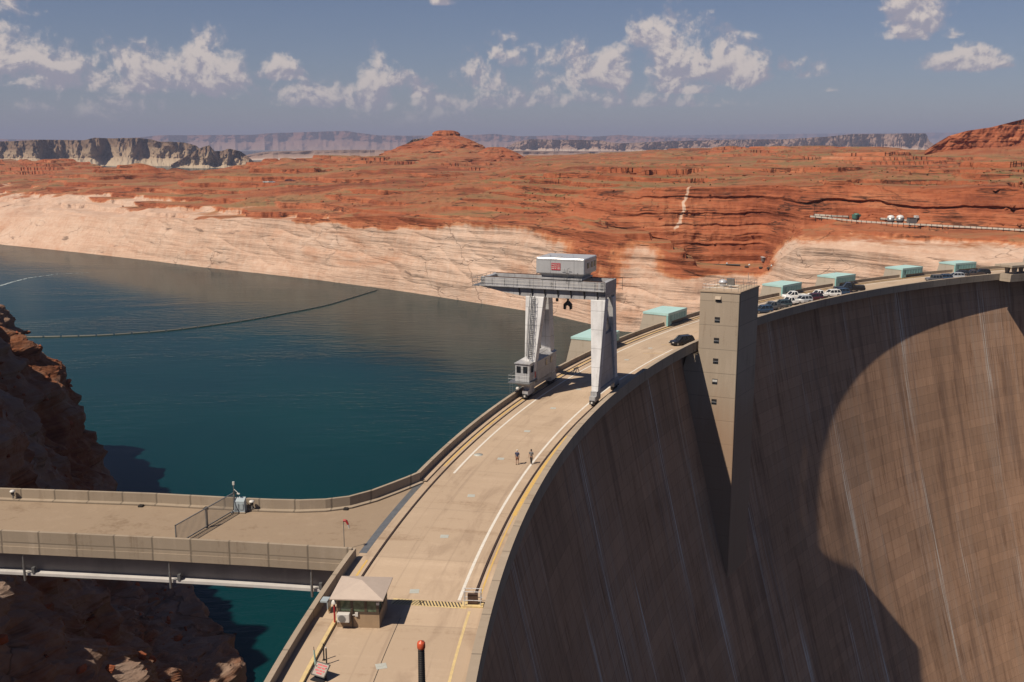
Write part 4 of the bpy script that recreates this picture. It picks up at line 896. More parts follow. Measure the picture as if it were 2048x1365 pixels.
for z in (3.1, 3.6): pl.tube((7.25, 3.8, z), (7.25, 6.95, z), .022, n=5).tube((7.25, 6.95, z), (4.05, 6.95, z), .022, n=5).tube((4.05, 6.95, z), (4.05, 5.6, z), .022, n=5)
for x in (7.0, 6.6): pl.tube((x, 6.95, .4), (x, 6.95, 2.5), .022, n=5)
for z in np.arange(.5, 2.5, .3): pl.tube((7., 6.95, z), (6.6, 6.95, z), .016, n=4)
pl.build('cab_platform', M['steel'], kr)
MB().hexa([(4.3, 4.6, 1.9), (6.1, 4.6, 1.9), (6.1, 6.0, 1.9), (4.3, 6.0, 1.9)], [(4.2, 3.7, 2.44), (6.3, 3.7, 2.44), (6.3, 6.6, 2.44), (4.2, 6.6, 2.44)]).build('cab_bracket', G, kr)
MB().lathe((5.9, 6.75, 1.45), [(0, 0), (.2, .05), (.28, .25), (.2, .45), (0, .5)], 12).build('bell', M['white_plastic'], kr)
MB().bx((4.0, 4.4, 3.0), (4.04, 4.75, 3.9)).build('warning_plate', M['red'], kr)

# ------------------------------------------------------------------ guard booth and what stands near it
bt = thing('guard_booth', 'tan guard booth with a pyramid roof and green tinted windows on the deck', 'booth', (-11.5, 71.2, 0), R(-3.5))
bs = 1.62
MB().bx((-bs, -bs, 0), (bs, bs, 1.14)).bx((-bs, -bs, 1.14), (-bs + .12, bs, 2.36)).build('wall', M['booth_tan'], bt)
wf_ = MB()
for x in (-bs + .18, -.45, .6, bs - .12): wf_.bx((x - .1, -bs - .01, 1.14), (x + .1, -bs + .1, 2.36)).bx((x - .1, bs - .1, 1.14), (x + .1, bs + .01, 2.36))
for y in (-.55, .55, bs - .12): wf_.bx((bs - .1, y - .1, 1.14), (bs + .01, y + .1, 2.36))
for z in (1.19, 2.32): wf_.bx((-bs, -bs - .012, z - .1), (bs, -bs + .1, z + .1)).bx((-bs, bs - .1, z - .1), (bs, bs + .012, z + .1)).bx((bs - .1, -bs, z - .09), (bs + .012, bs, z + .09))
wf_.build('window_frame', M['booth_brown'], bt)
for x0, x1 in ((-bs + .25, -.52), (-.38, .53), (.67, bs - .2)): MB().bx((x0, -bs + .04, 1.27), (x1, -bs + .07, 2.27)).build('window', M['glass_green'], bt)
for y0, y1 in ((-bs + .12, -.62), (-.48, .48), (.62, bs - .2)): MB().bx((bs - .06, y0, 1.27), (bs - .03, y1, 2.27)).build('window', M['glass_green'], bt)
MB().bx((-bs + .2, bs - .06, 1.27), (bs - .2, bs - .03, 2.27)).build('window', M['glass_green'], bt)
e = 2.03
rf = MB(); rf.add([(-e, -e, 2.38), (e, -e, 2.38), (e, e, 2.38), (-e, e, 2.38), (-e, -e, 2.47), (e, -e, 2.47), (e, e, 2.47), (-e, e, 2.47), (0, 0, 3.12)], [(3, 2, 1, 0), (0, 1, 5, 4), (1, 2, 6, 5), (2, 3, 7, 6), (3, 0, 4, 7), (4, 5, 8), (5, 6, 8), (6, 7, 8), (7, 4, 8)])
rf.build('roof', M['roof_tan'], bt)
ac = MB().bx((-1.5, -bs - .52, .62), (-.55, -bs - .08, 1.3)).build('air_conditioner', M['white_plastic'], bt, .04)
MB().tube((-1.12, -bs - .53, .96), (-1.12, -bs - .56, .96), .27, n=20).build('fan_grille', M['steel'], ac)
MB().bx((-1.45, -bs - .4, .5), (-1.4, -bs, .62)).bx((-.65, -bs - .4, .5), (-.6, -bs, .62)).build('bracket', M['dark_steel'], ac)
MB().bx((-.47, -bs - .08, .05), (-.38, -bs - .01, 1.55)).build('pipe_cover', M['booth_brown'], bt)
MB().bx((-.2, -bs - .12, .95), (.02, -bs - .01, 1.25)).bx((-.4, -bs - .09, 1.02), (-.1, -bs - .01, 1.08)).build('junction_box', M['white_plastic'], bt)
MB().bx((1.45, -bs - .2, 1.95), (1.65, -bs - .02, 2.15)).build('wall_light', M['white_plastic'], bt)
rpz = thing('red_post', 'short red post with a white cap beside the guard booth', 'post', (-13.45, 70.05, .2))
MB().tube((0, 0, 0), (0, 0, 1.55), .075).build('post', M['red'], rpz)
MB().lathe((0, 0, 1.55), [(.22, 0), (.2, .12), (.08, .34), (0, .36)], 12).build('cap', M['white_plastic'], rpz)
mb_ = thing('wall_box', 'small grey steel box clipped over the parapet beside the booth roof', 'box', (-14.55, 72.2, .95), R(172.5))
MB().bx((-.28, -.4, .0), (.28, .4, .12)).bx((-.32, -.4, -.55), (-.26, .4, .0)).build('cover', M['cabinet'], mb_)
MB().bx((-.34, -.3, -.9), (-.32, .3, -.55)).build('flap', M['yellow_pale'], mb_)

bm_ = thing('mast', 'tall black ribbed mast with an orange cap at the bottom of the view', 'mast', (-4.45, 45., 0))
b = MB().tube((0, 0, 0), (0, 0, 11.55), .24, .155, 20); b.build('shaft', M['dark_steel'], bm_)
rb = MB()
for z in np.arange(.3, 11.5, .115):
    r_ = np.interp(z, [0, 11.55], [.24, .155]); rb.lathe((0, 0, z), [(r_ - .01, -.022), (r_ + .012, -.015), (r_ + .012, .015), (r_ - .01, .022)], 20)
rb.build('shaft_rib', M['dark_steel'], bm_)
MB().lathe((0, 0, 11.5), [(.16, 0), (.195, .03), (.205, .12), (.2, .3), (.16, .37), (.06, .40), (.05, .43), (0, .43)], 24).build('cap', M['orange'], bm_)
bgd = thing('bollard', 'thin black bollard post nearer the kerb, left of its twin', 'bollard', (-13.3, 64.75, 0), 0, 'pair of black bollards')
MB().tube((0, 0, 0), (0, 0, 1.25), .05, n=10).bx((-.1, -.1, 0), (.1, .1, .04)).build('post', M['dark_steel'], bgd)
c2 = copy_tree(bgd); c2.location = (-13.0, 64.15, 0); c2['label'] = 'thin black bollard post with a pale tip, right of its twin'
MB().lathe((0, 0, 1.25), [(.055, 0), (.05, .06), (0, .08)], 10).build('tip', M['white_plastic'], c2)
sgn = thing('notice_board', 'framed white notice board with red lettering leaning by the yellow kerb', 'sign', (-13.25, 61.9, 0), R(-28))
TI = Matrix.Rotation(R(-48), 4, 'X'); TM = Matrix.Translation((0, .1, .35)) @ TI
def tb_(c, size): return MB().box(TM @ Vector(c), size, M=TI)
tb_((0, 0, .45), (1., .05, .85)).build('panel', M['sign_face'], sgn)
for c, z_ in (((0, 0, .9), (1.14, .08, .07)), ((0, 0, 0), (1.14, .08, .07)), ((-.54, 0, .45), (.07, .08, .97)), ((.54, 0, .45), (.07, .08, .97))): tb_(c, z_).build('frame', M['dark_steel'], sgn)
ltr = MB()
for z, sp in ((.74, ((-.36, -.02), (.04, .4))), (.55, ((-.3, .0), (.08, .34))), (.36, ((-.38, -.1), (-.02, .2), (.26, .4))), (.18, ((-.2, .25),))):
    for a, b in sp: ltr.box(TM @ Vector(((a + b) / 2, -.03, z)), (b - a, .012, .1), M=TI)
ltr.build('lettering', M['red_sign'], sgn)
MB().bx((-.5, -.1, 0), (.5, .5, .08)).tube((-.4, .45, .05), (-.4, .55, .8), .05).tube((.4, .45, .05), (.4, .55, .8), .05).build('stand', M['dark_steel'], sgn)
gp = thing('kerb_post', 'leaning pale green post rising behind the notice board', 'post', (-13.62, 63.55, 0))
MB().tube((0, 0, 0), (-.12, .1, 1.35), .085, .05, 10).build('post', M['teal_post'], gp)
MB().tube((-.12, .1, 1.35), (-.13, .12, 1.6), .03, .02, 6).build('tip', M['rail_rust'], gp)
brr = thing('rail_stop', 'small steel railing stand on a yellow base at the end of the crane rail', 'barrier', (-3.1, 73.3, 0), R(-4))
MB().bx((-.85, -.45, 0), (.85, .45, .12)).build('base', M['yellow_pale'], brr)
rs = MB()
for x in (-.65, .65):
    for y in (-.3, .3): rs.tube((x, y, .1), (x, y, 1.3), .03, n=6)
for z in (.55, 1.28): rs.tube((-.75, -.3, z), (.75, -.3, z), .03, n=6).tube((-.75, .3, z), (.75, .3, z), .03, n=6).tube((.65, -.3, z), (.65, .3, z), .03, n=6)
rs.build('railing', M['silver'], brr); MB().bx((-.4, -.1, .12), (.4, .2, .95)).build('stop_block', M['rail_rust'], brr)
bcd = thing('sawhorse', 'small grey sawhorse barricade on the deck behind the crane', 'barricade', (10.2, 154.8, 0), R(60))
MB().bx((-.75, -.06, .8), (.75, .06, 1.05)).tube((-.6, -.35, 0), (-.6, 0, .9), .05).tube((-.6, .35, 0), (-.6, 0, .9), .05).tube((.6, -.35, 0), (.6, 0, .9), .05).tube((.6, .35, 0), (.6, 0, .9), .05).build('frame', M['steel'], bcd)
# flush steel plates in the deck
hs = MB().bx((-.38, -.38, .002), (.38, .38, .014)).bx((-.3, -.03, .014), (.3, .03, .024)).build('deck_hatch', M['hatch'])
tag(hs, 'pale square steel hatch flush in the middle of the dam roadway', 'hatch', 'square hatches down the roadway')
hs.location = pol(266.2, 175.67); hs.rotation_euler.z = R(175.67 + 20)
for th_ in (173.09, 170.56, 168.16, 165.4, 162.86, 160.29, 157.75, 155.2, 152.83, 150.4):
    c = hs.copy(); COL.objects.link(c); c.location = pol(266.2, th_); c.rotation_euler.z = R(th_ + 8)
mhc = MB().lathe((0, 0, .002), [(.55, 0), (.55, .012), (0, .014)], 24).build('manhole_cover', M['hatch']); mhc.location = pol(269.17, 165.23)
tag(mhc, 'pale round manhole cover beside the end of the left white line', 'manhole')

# ------------------------------------------------------------------ vehicles
def paint_car(name, col): 
    m, tt, b_ = new_mat(name); n = tt.noise(tt.n('ShaderNodeTexCoord').outputs['Object'], 1.2, 4)
    tt.set(b_.inputs['Base Color'], tt.ramp(n, [(.35, tuple(c * .88 for c in col)), (.65, col)])); b_.inputs['Roughness'].default_value = .28; b_.inputs['Coat Weight'].default_value = .4
    return m
CP = {k: paint_car('car_paint_' + k, c) for k, c in dict(black=(.012, .012, .014), white=(.68, .68, .67), silver=(.36, .38, .41), navy=(.03, .055, .10), charcoal=(.09, .092, .10), green=(.04, .06, .065), maroon=(.06, .014, .018), brown=(.06, .045, .038)).items()}
def loft(st, closed=True):
    b = MB(); k = len(st[0]); vs = [p for s_ in st for p in s_]
    fs = [(j * k + i, j * k + (i + 1) % k, (j + 1) * k + (i + 1) % k, (j + 1) * k + i) for j in range(len(st) - 1) for i in range(k)]
    fs += [tuple(range(k - 1, -1, -1)), tuple(range((len(st) - 1) * k, len(st) * k))]
    return b.add(vs, fs)
def body_sec(x, w0, z0, z1, w1=None, w2=None):
    w1 = w1 or w0; w2 = w2 or w0 * .9
    return [(x, -w0, z0), (x, w0, z0), (x, w1, (z0 + z1) * .55), (x, w2, z1), (x, -w2, z1), (x, -w1, (z0 + z1) * .55)]
def car(kind, col, label, px, py, heading, group):   # faces +x
    v = thing('parked_' + {'suv': 'suv', 'pickup': 'pickup_truck', 'jeep': 'jeep', 'truck': 'flatbed_truck'}[kind], label, {'suv': 'car', 'pickup': 'pickup', 'jeep': 'jeep', 'truck': 'truck'}[kind], (px, py, .01), R(heading), group)
    P_ = CP[col]
    if kind in ('suv', 'jeep'):
        sq = kind == 'jeep'
        L, W_, hb, ht = (2.35, .92, 1.0, 1.68) if not sq else (2.1, .9, 1.05, 1.82)
        bd = loft([body_sec(-L, W_ * .86, .45, hb * .93), body_sec(-L + .12, W_, .28, hb), body_sec(-.2, W_, .25, hb + .02), body_sec(.75, W_, .25, hb), body_sec(L - .45, W_ * .97, .27, hb * (.98 if sq else .86)), body_sec(L, W_ * .82, .4, hb * (.9 if sq else .68))]).build('body', P_, v, .06)
        x0, x1, x2, x3 = (-L + .1, -L + .45, .35, 1.05) if not sq else (-L + .05, -L + .1, .4, .6)
        def gsec(x, z, w_): return [(x, -w_, z), (x, w_, z)]
        gl = MB(); gl.hexa([(x0, -W_ * .9, hb - .02), (x3, -W_ * .9, hb - .02), (x3, W_ * .9, hb - .02), (x0, W_ * .9, hb - .02)], [(x1, -W_ * .74, ht - .05), (x2, -W_ * .74, ht - .05), (x2, W_ * .74, ht - .05), (x1, W_ * .74, ht - .05)]); gl.build('windows', M['glass'], v)
        pr_ = MB(); pr_.hexa([(x1 - .03, -W_ * .77, ht - .06), (x2 + .03, -W_ * .77, ht - .06), (x2 + .03, W_ * .77, ht - .06), (x1 - .03, W_ * .77, ht - .06)], [(x1 + .1, -W_ * .68, ht), (x2 - .1, -W_ * .68, ht), (x2 - .1, W_ * .68, ht), (x1 + .1, W_ * .68, ht)])
        for s in (-1, 1):
            for xa, xb in ((x0, x1), (x3, x2), (-.35, -.3), (-1.25 if not sq else -1.2, -1.15)):
                pr_.tube((xa, s * W_ * .905, hb - .02), (xb, s * W_ * .75, ht - .05), .055, n=6)
            pr_.tube((x1, s * W_ * .6, ht + .05), (x2, s * W_ * .6, ht + .05), .025, n=5)
        pr_.build('roof', P_, v)
        wx = (L * .62, -L * .6)
        if sq: MB().lathe((0, 0, 0), [(0, -.12), (.36, -.12), (.36, .12), (0, .12)], 16).build('spare_wheel', M['tyre'], v).matrix_local = Matrix.Translation((-L - .12, 0, .95)) @ Matrix.Rotation(R(90), 4, 'Y')
    else:
        L, W_, hb, ht = (2.9, .98, 1.12, 1.88) if kind == 'pickup' else (3.7, 1.15, 1.35, 2.4)
        bd = loft([body_sec(-.55, W_, .42, hb), body_sec(.9, W_, .4, hb + .02), body_sec(L - .25, W_ * .97, .42, hb * .98), body_sec(L, W_ * .88, .5, hb * .85)]).build('body', P_, v, .06)
        bed = MB(); bed.bx((-L, -W_, .5), (-.57, W_, .68))
        bed.bx((-L, -W_, .68), (-.57, -W_ + .1, hb)).bx((-L, W_ - .1, .68), (-.57, W_, hb)).bx((-L, -W_ + .1, .68), (-L + .1, W_ - .1, hb)).bx((-.67, -W_ + .1, .68), (-.57, W_ - .1, hb))
        bed.build('cargo_bed', P_, v, .03)
        x0, x1, x2, x3 = -.5, -.35, .75, 1.5
        MB().hexa([(x0, -W_ * .92, hb - .02), (x3, -W_ * .92, hb - .02), (x3, W_ * .92, hb - .02), (x0, W_ * .92, hb - .02)], [(x1, -W_ * .78, ht - .05), (x2, -W_ * .78, ht - .05), (x2, W_ * .78, ht - .05), (x1, W_ * .78, ht - .05)]).build('windows', M['glass'], v)
        pr_ = MB(); pr_.hexa([(x1 - .04, -W_ * .81, ht - .07), (x2 + .04, -W_ * .81, ht - .07), (x2 + .04, W_ * .81, ht - .07), (x1 - .04, W_ * .81, ht - .07)], [(x1 + .1, -W_ * .7, ht), (x2 - .1, -W_ * .7, ht), (x2 - .1, W_ * .7, ht), (x1 + .1, W_ * .7, ht)])
        for s in (-1, 1):
            for xa, xb in ((x0, x1), (x3, x2), (.42, .35)): pr_.tube((xa, s * W_ * .925, hb - .02), (xb, s * W_ * .79, ht - .05), .07, n=6)
        pr_.build('roof', P_, v); wx = (L * .62, -L * .6)
        if kind == 'truck':
            MB().bx((-L + .1, -.9, .9), (-1.2, .9, 1.75)).bx((-1.1, -1., hb), (-.75, 1., 2.5)).build('load', M['dark_steel'], v)
    wr = .36 if kind in ('suv',) else .4
    for x in wx:
        for s in (-1, 1):
            wl = MB().tube((x, s * (W_ - .2), wr), (x, s * (W_ + .02), wr), wr, n=18).build('wheel', M['tyre'], v)
            MB().tube((x, s * (W_ + .021), wr), (x, s * (W_ + .035), wr), wr * .62, n=14).build('rim', M['rim'], wl)
    xf = (L if kind != 'x' else L)
    for s in (-1, 1):
        MB().box((xf - .06, s * W_ * .66, hb * .68), (.12, .34, .14)).build('headlight', M['white_plastic'], v)
        MB().box((-xf + .0, s * W_ * .8, hb * .8), (.1, .14, .24)).build('tail_light', M['red'], v)
    return v
NEAR = 'cars parked beside the lift tower'; FARG = 'cars parked at the far end of the dam'
car('suv', 'black', 'black suv parked alone just in front of the lift tower', 31.0, 178.5, 206, NEAR)
def pk(kind, col, label, th, r, dh, group): 
    p = pol(r, th); car(kind, col, label, p[0], p[1], th + 90 - 30 + dh, group)
pk('suv', 'navy', 'dark blue suv half hidden behind the lift tower', 139.9, 263.9, 0, NEAR)
pk('pickup', 'charcoal', 'dark grey pickup second along from the lift tower', 138.75, 264.0, 4, NEAR)
pk('suv', 'green', 'dark greenish suv between the grey pickup and a white pickup', 137.75, 264.3, 0, NEAR)
pk('pickup', 'white', 'white pickup with its bed beside the parapet, right of the greenish suv', 136.75, 264.4, 3, NEAR)
pk('suv', 'silver', 'silver suv in the middle of the row of parked cars', 135.75, 264.0, 0, NEAR)
pk('pickup', 'white', 'white pickup parked out in the roadway behind the silver suv', 134.9, 268.2, -4, NEAR)
pk('suv', 'maroon', 'very dark red suv between the silver suv and a white pickup', 134.65, 264.0, 0, NEAR)
pk('pickup', 'white', 'white double cab pickup ahead of the dark red suv', 133.6, 264.9, 0, NEAR)
pk('suv', 'white', 'white suv near the far end of the row', 132.75, 264.2, 2, NEAR)
pk('suv', 'navy', 'dark blue suv at the tail of the row, before the black truck', 132.0, 263.9, 0, NEAR)
pk('truck', 'black', 'large black flatbed truck standing past the row of parked cars', 130.6, 265.2, -18, NEAR)
pk('jeep', 'charcoal', 'open grey jeep nearest of the far group of cars', 123.0, 263.4, 0, FARG)
pk('suv', 'navy', 'dark blue suv behind the grey jeep in the far group', 122.0, 263.6, 0, FARG)
pk('suv', 'silver', 'silver blue suv in the middle of the far group', 120.8, 263.9, 0, FARG)
pk('suv', 'black', 'black suv parked behind the silver one in the far group', 119.7, 266.2, -6, FARG)
pk('pickup', 'brown', 'dark brown pickup last but one in the far group', 119.0, 264.2, 0, FARG)
pk('suv', 'black', 'black suv farthest of all, close to the roofed platform', 117.9, 265.6, 0, FARG)

# ------------------------------------------------------------------ two people walking away along the deck
M['skin'] = paint('skin', (.36, .20, .14), .6, 0, .05, 3); M['shirt_blue'] = paint('navy_shirt', (.035, .045, .10), .85, 0, .1, 4); M['shirt_grey'] = paint('grey_shirt', (.15, .15, .155), .85, 0, .1, 4)
M['shorts'] = paint('rust_shorts', (.20, .075, .035), .85, 0, .1, 4); M['trousers'] = paint('dark_trousers', (.025, .022, .022), .85, 0, .1, 4)
M['hair'] = paint('dark_hair', (.02, .015, .012), .7); M['shoe'] = paint('shoe_leather', (.04, .035, .03), .6); M['shoe_white'] = paint('white_trainer', (.6, .6, .58), .6)
def skin_mesh(name, nodes, edges, mat, parent, root=0, lev=1):
    me = bpy.data.meshes.new(name); me.from_pydata([n[0] for n in nodes], edges, []); o = bpy.data.objects.new(name, me); COL.objects.link(o)
    md = o.modifiers.new('skin', 'SKIN'); md.use_smooth_shade = True
    for i, n in enumerate(nodes):
        s = me.skin_vertices[0].data[i]; r = n[1] if isinstance(n[1], tuple) else (n[1], n[1]); s.radius = r; s.use_root = (i == root)
    o.modifiers.new('sub', 'SUBSURF').levels = lev; o.modifiers['sub'].render_levels = lev
    d = bpy.context.evaluated_depsgraph_get(); m2 = bpy.data.meshes.new_from_object(o.evaluated_get(d)); o.modifiers.clear(); o.data = m2
    m2.materials.clear(); m2.materials.append(mat); o.parent = parent; return o
def person(label, loc, rz, top, low, short, cap, step, shoe, arm_up):
    p = thing('person', label, 'person', loc, rz)      # faces +y
    N = []; Ed = []
    def add(pt, r, par=None):
        N.append((pt, r)); i = len(N) - 1
        if par is not None: Ed.append((par, i))
        return i
    pe = add((0, 0, .93), (.15, .11)); wa = add((0, 0, 1.08), (.14, .10), pe); ch = add((0, -.01, 1.30), (.165, .11), wa); sh = add((0, -.01, 1.43), (.12, .085), ch); nk = add((0, 0, 1.52), .055, sh)
    add((0, .02, 1.60), (.07, .085), nk); add((0, .015, 1.70), (.075, .092), len(N) - 1); add((0, .0, 1.765), (.04, .05), len(N) - 1)
    hands = []
    for s in (-1, 1):
        k = step * s
        a = add((s * .19, -.01, 1.41), .062, sh); e = add((s * .235, -.04 - k * .10, 1.14), .043, a)
        if s in arm_up: h = add((s * .16, .16, 1.16), .032, e); hd = add((s * .1, .22, 1.22), (.036, .018), h)
        else: h = add((s * .25, .02 - k * .26, .91), .032, e); hd = add((s * .25, .03 - k * .28, .83), (.018, .038), h)
        v = Vector(N[hd][0]) - Vector(N[h][0]); v.normalize()
        for f_ in range(4):
            b_ = Vector(N[hd][0]) + Vector((0, (f_ - 1.5) * .02, 0)) + v * .03
            f1 = add(tuple(b_), .009, hd); f2 = add(tuple(b_ + v * (.035 - .004 * abs(f_ - 1.3)) + Vector((-s * .008, 0, 0))), .008, f1)
        add(tuple(Vector(N[hd][0]) + v * .02 + Vector((-s * .015, .045, 0))), .010, hd)
        hp = add((s * .095, 0, .86), .088, pe); kn = add((s * .1, .03 + k * .16, .48), .058, hp); an = add((s * .1, -.04 + k * .24, .09), .04, kn); add((s * .11, .1 + k * .24, .04), (.042, .03), an)
    skin_mesh('body', N, Ed, M['skin'], p)
    # face: nose, ears, eyes on the far side
    MB().lathe((0, .105, 1.655), [(0, -.02), (.016, -.012), (.012, .015), (0, .03)], 8).build('nose', M['skin'], p)
    for s in (-1, 1):
        MB().lathe((s * .078, .0, 1.655), [(0, -.035), (.014, -.02), (.016, .02), (0, .035)], 8).build('ear', M['skin'], p)
        MB().lathe((s * .03, .095, 1.675), [(0, -.011), (.012, 0), (0, .011)], 8).build('eye', M['shoe_white'], p)
    MB().box((0, .1, 1.605), (.045, .012, .01)).build('mouth', M['red_sign'], p)
    if cap: MB().lathe((0, .0, 1.68), [(.105, 0), (.108, .04), (.085, .1), (.03, .125), (0, .127)], 16).box((0, .13, 1.70), (.15, .12, .015)).build('cap', M['white_plastic'], p)
    else: MB().lathe((0, -.012, 1.60), [(.085, 0), (.102, .06), (.1, .12), (.075, .165), (.03, .185), (0, .187)], 16).build('hair', M['hair'], p)
    T = [((0, 0, .9), (.168, .13)), ((0, 0, 1.08), (.162, .125)), ((0, -.01, 1.30), (.185, .13)), ((0, -.01, 1.44), (.13, .10)), ((0, -.005, 1.475), (.07, .07))]; te = [(0, 1), (1, 2), (2, 3), (3, 4)]
    for s in (-1, 1):
        k = step * s; T.append(((s * .195, -.01, 1.41), .08)); te.append((3, len(T) - 1)); T.append(((s * .228, -.035 - k * .07, 1.2), .066)); te.append((len(T) - 2, len(T) - 1))
    skin_mesh('shirt', T, te, top, p)
    Q = [((0, 0, .95), (.165, .125)), ((0, 0, .88), (.165, .125))]; qe = [(0, 1)]
    for s in (-1, 1):
        k = step * s; Q.append(((s * .098, .01, .8), .108)); qe.append((1, len(Q) - 1)); Q.append(((s * .1, .03 + k * .16, .5), .082 if short else .075)); qe.append((len(Q) - 2, len(Q) - 1))
        if not short: Q.append(((s * .1, -.03 + k * .235, .12), .06)); qe.append((len(Q) - 2, len(Q) - 1))
    skin_mesh('shorts' if short else 'trousers', Q, qe, low, p)
    for s in (-1, 1):
        k = step * s; skin_mesh('shoe', [((s * .1, -.07 + k * .24, .06), .052), ((s * .105, .05 + k * .24, .055), .05), ((s * .11, .15 + k * .24, .045), .04)], [(0, 1), (1, 2)], shoe[0 if s < 0 else 1], p)
    return p
away = math.atan2(math.sin(R(165.7)) * 0 - math.cos(R(165.7)), math.sin(R(165.7))) - PI / 2
person('man in a white cap, dark blue shirt and rust shorts walking away', (.6, 108.7, .0), away, M['shirt_blue'], M['shorts'], True, True, .35, (M['shoe'], M['shoe']), ())
person('bareheaded person in a grey shirt and dark trousers walking away', (2.2, 108.9, .0), away - .15, M['shirt_grey'], M['trousers'], False, False, -.6, (M['shoe'], M['shoe_white']), (1,))

# ------------------------------------------------------------------ floating boom on the lake
bp_ = np.array([(-250, 431), (-211, 429.5), (-183, 433), (-154, 446), (-127, 473), (-98, 517), (-77, 581)], float)
bsg = np.r_[0, np.cumsum(np.linalg.norm(np.diff(bp_, axis=0), axis=1))]
def boom_at(s_):
    k = np.linspace(0, bsg[-1], 200); X = np.interp(k, bsg, bp_[:, 0]); Y = np.interp(k, bsg, bp_[:, 1]); kk = np.hanning(31); kk /= kk.sum()
    X = np.convolve(np.pad(X, 15, 'edge'), kk, 'valid'); Y = np.convolve(np.pad(Y, 15, 'edge'), kk, 'valid'); return np.interp(s_, k, X), np.interp(s_, k, Y)
bo = thing('floating_boom', 'long chain of dark floats strung across the lake to the far cliff', 'boom', (0, 0, 0))
s_ = 0; proto = None
while s_ < bsg[-1] - 7.5:
    a = boom_at(s_); b = boom_at(s_ + 6.6)
    if proto is None: proto = fo = MB().tube((-3.3, 0, .12), (3.3, 0, .12), .42, n=10).bx((-3.35, -.12, .3), (-3.1, .12, .8)).build('float', M['wood_boom'], bo)
    else: fo = proto.copy(); COL.objects.link(fo); fo.parent = bo
    fo.location = ((a[0] + b[0]) / 2, (a[1] + b[1]) / 2, WZ); fo.rotation_euler = (0, 0, math.atan2(b[1] - a[1], b[0] - a[0])); s_ += 7.4
cb_ = MB(); pts = [Vector((*boom_at(x), WZ + .25)) for x in np.linspace(0, bsg[-1], 60)]
for a, b in zip(pts[:-1], pts[1:]): cb_.tube(a, b, .1, n=5, caps=False)
cb_.build('cable', M['dark_steel'], bo)

# ------------------------------------------------------------------ small things on the far bank
def ground_px(px, py):
    j = int(round((px + 600) / 3300 * (NC - 1))); c = Pm[:, j]
    d = c[:, 1] * math.cos(PITCH) - (c[:, 2] - EYE) * math.sin(PITCH); u = c[:, 1] * math.sin(PITCH) + (c[:, 2] - EYE) * math.cos(PITCH)
    y = 682.5 - FPX * u / d; run = np.minimum.accumulate(y); ok = (S[:, 0] > 1) & (y <= run + .01)
    k = np.where(ok)[0]; i = k[np.argmin(np.abs(y[k] - py))]; return Vector(c[i])
def guard(label, pts, posts, group=None):
    g = thing('guardrail', label, 'guardrail', (0, 0, 0), 0, group); P_ = [ground_px(*p) for p in pts]
    L = [P_[0]]
    for a, b in zip(P_[:-1], P_[1:]):
        n = max(1, int((b - a).length / 2.)); L += [a.lerp(b, i / n) for i in range(1, n + 1)]
    zz = np.array([p.z for p in L]); k = min(9, len(L) | 1) ; kk = np.ones(k) / k; zz = np.convolve(np.pad(zz, k // 2, 'edge'), kk, 'valid')[:len(L)]
    rb = MB()
    for (a, za), (b, zb3) in zip(zip(L[:-1], zz[:-1]), zip(L[1:], zz[1:])):
        q = [(a.x, a.y - .06), (b.x, b.y - .06), (b.x, b.y + .06), (a.x, a.y + .06)]
        rb.add([(q[0][0], q[0][1], za + .55), (q[1][0], q[1][1], zb3 + .55), (q[2][0], q[2][1], zb3 + .55), (q[3][0], q[3][1], za + .55), (q[0][0], q[0][1], za + 1.25), (q[1][0], q[1][1], zb3 + 1.25), (q[2][0], q[2][1], zb3 + 1.25), (q[3][0], q[3][1], za + 1.25)],
               [(3, 2, 1, 0), (4, 5, 6, 7), (0, 1, 5, 4), (1, 2, 6, 5), (2, 3, 7, 6), (3, 0, 4, 7)])
    rb.build('rail', M['guard'], g)
    for i in range(0, len(L), max(1, len(L) // posts)): MB().bx((L[i].x - .1, L[i].y - .1, zz[i] - 2.), (L[i].x + .1, L[i].y + .1, zz[i] + 1.35)).build('post', M['dark_steel'], g)
guard('long pale guardrail along the outer edge of the cliff road', [(1618, 436), (1650, 440), (1690, 446), (1760, 450), (1850, 455), (1950, 460), (2060, 466), (2150, 470)], 40)
guard('short pale guardrail on the inner side of the cliff road', [(1625, 434), (1660, 436), (1694, 438)], 6)
guard('short pale guardrail in front of the two white tanks', [(1756, 441), (1790, 444), (1822, 447)], 6)
def tank(label, px, py):
    p = ground_px(px, py); k = thing('storage_tank', label, 'tank', p, 0, 'white tanks by the cliff road')
    MB().lathe((0, 0, -.5), [(1.45, 0), (1.5, .2), (1.5, 1.5), (0, 1.5)], 20).build('wall', M['steel'], k)
    MB().lathe((0, 0, 1.0), [(1.55, 0), (1.4, .5), (.9, .95), (0, 1.15)], 20).build('roof', M['tank'], k)
tank('white domed tank nearer the edge of the cliff road', 1778, 441); tank('white domed tank nearer the red cliff', 1797, 441)
gv = thing('equipment_shed', 'small dark green equipment unit on the gravel beside the cliff road', 'shed', ground_px(1708, 438), R(20))
MB().bx((-1.4, -1.2, 0), (1.4, 1.2, 1.8)).lathe((0, 0, 1.8), [(1.2, 0), (1., .4), (0, .5)], 12).build('body', M['green_van'], gv); MB().bx((-.5, -1.25, .1), (.5, -1.2, 1.5)).build('door', M['dark_steel'], gv)
pu = thing('pump_house', 'small grey pump house with a pale box beside the white tanks', 'shed', ground_px(1822, 444), R(10))
MB().bx((-2.4, -1., -.5), (1.2, 1., 1.7)).build('wall', M['steel'], pu); MB().bx((.6, -.8, 1.7), (2., .8, 2.7)).build('roof_box', M['tank'], pu); MB().bx((-2.5, -1.1, 1.7), (.5, 1.1, 1.82)).build('roof', M['dark_steel'], pu)
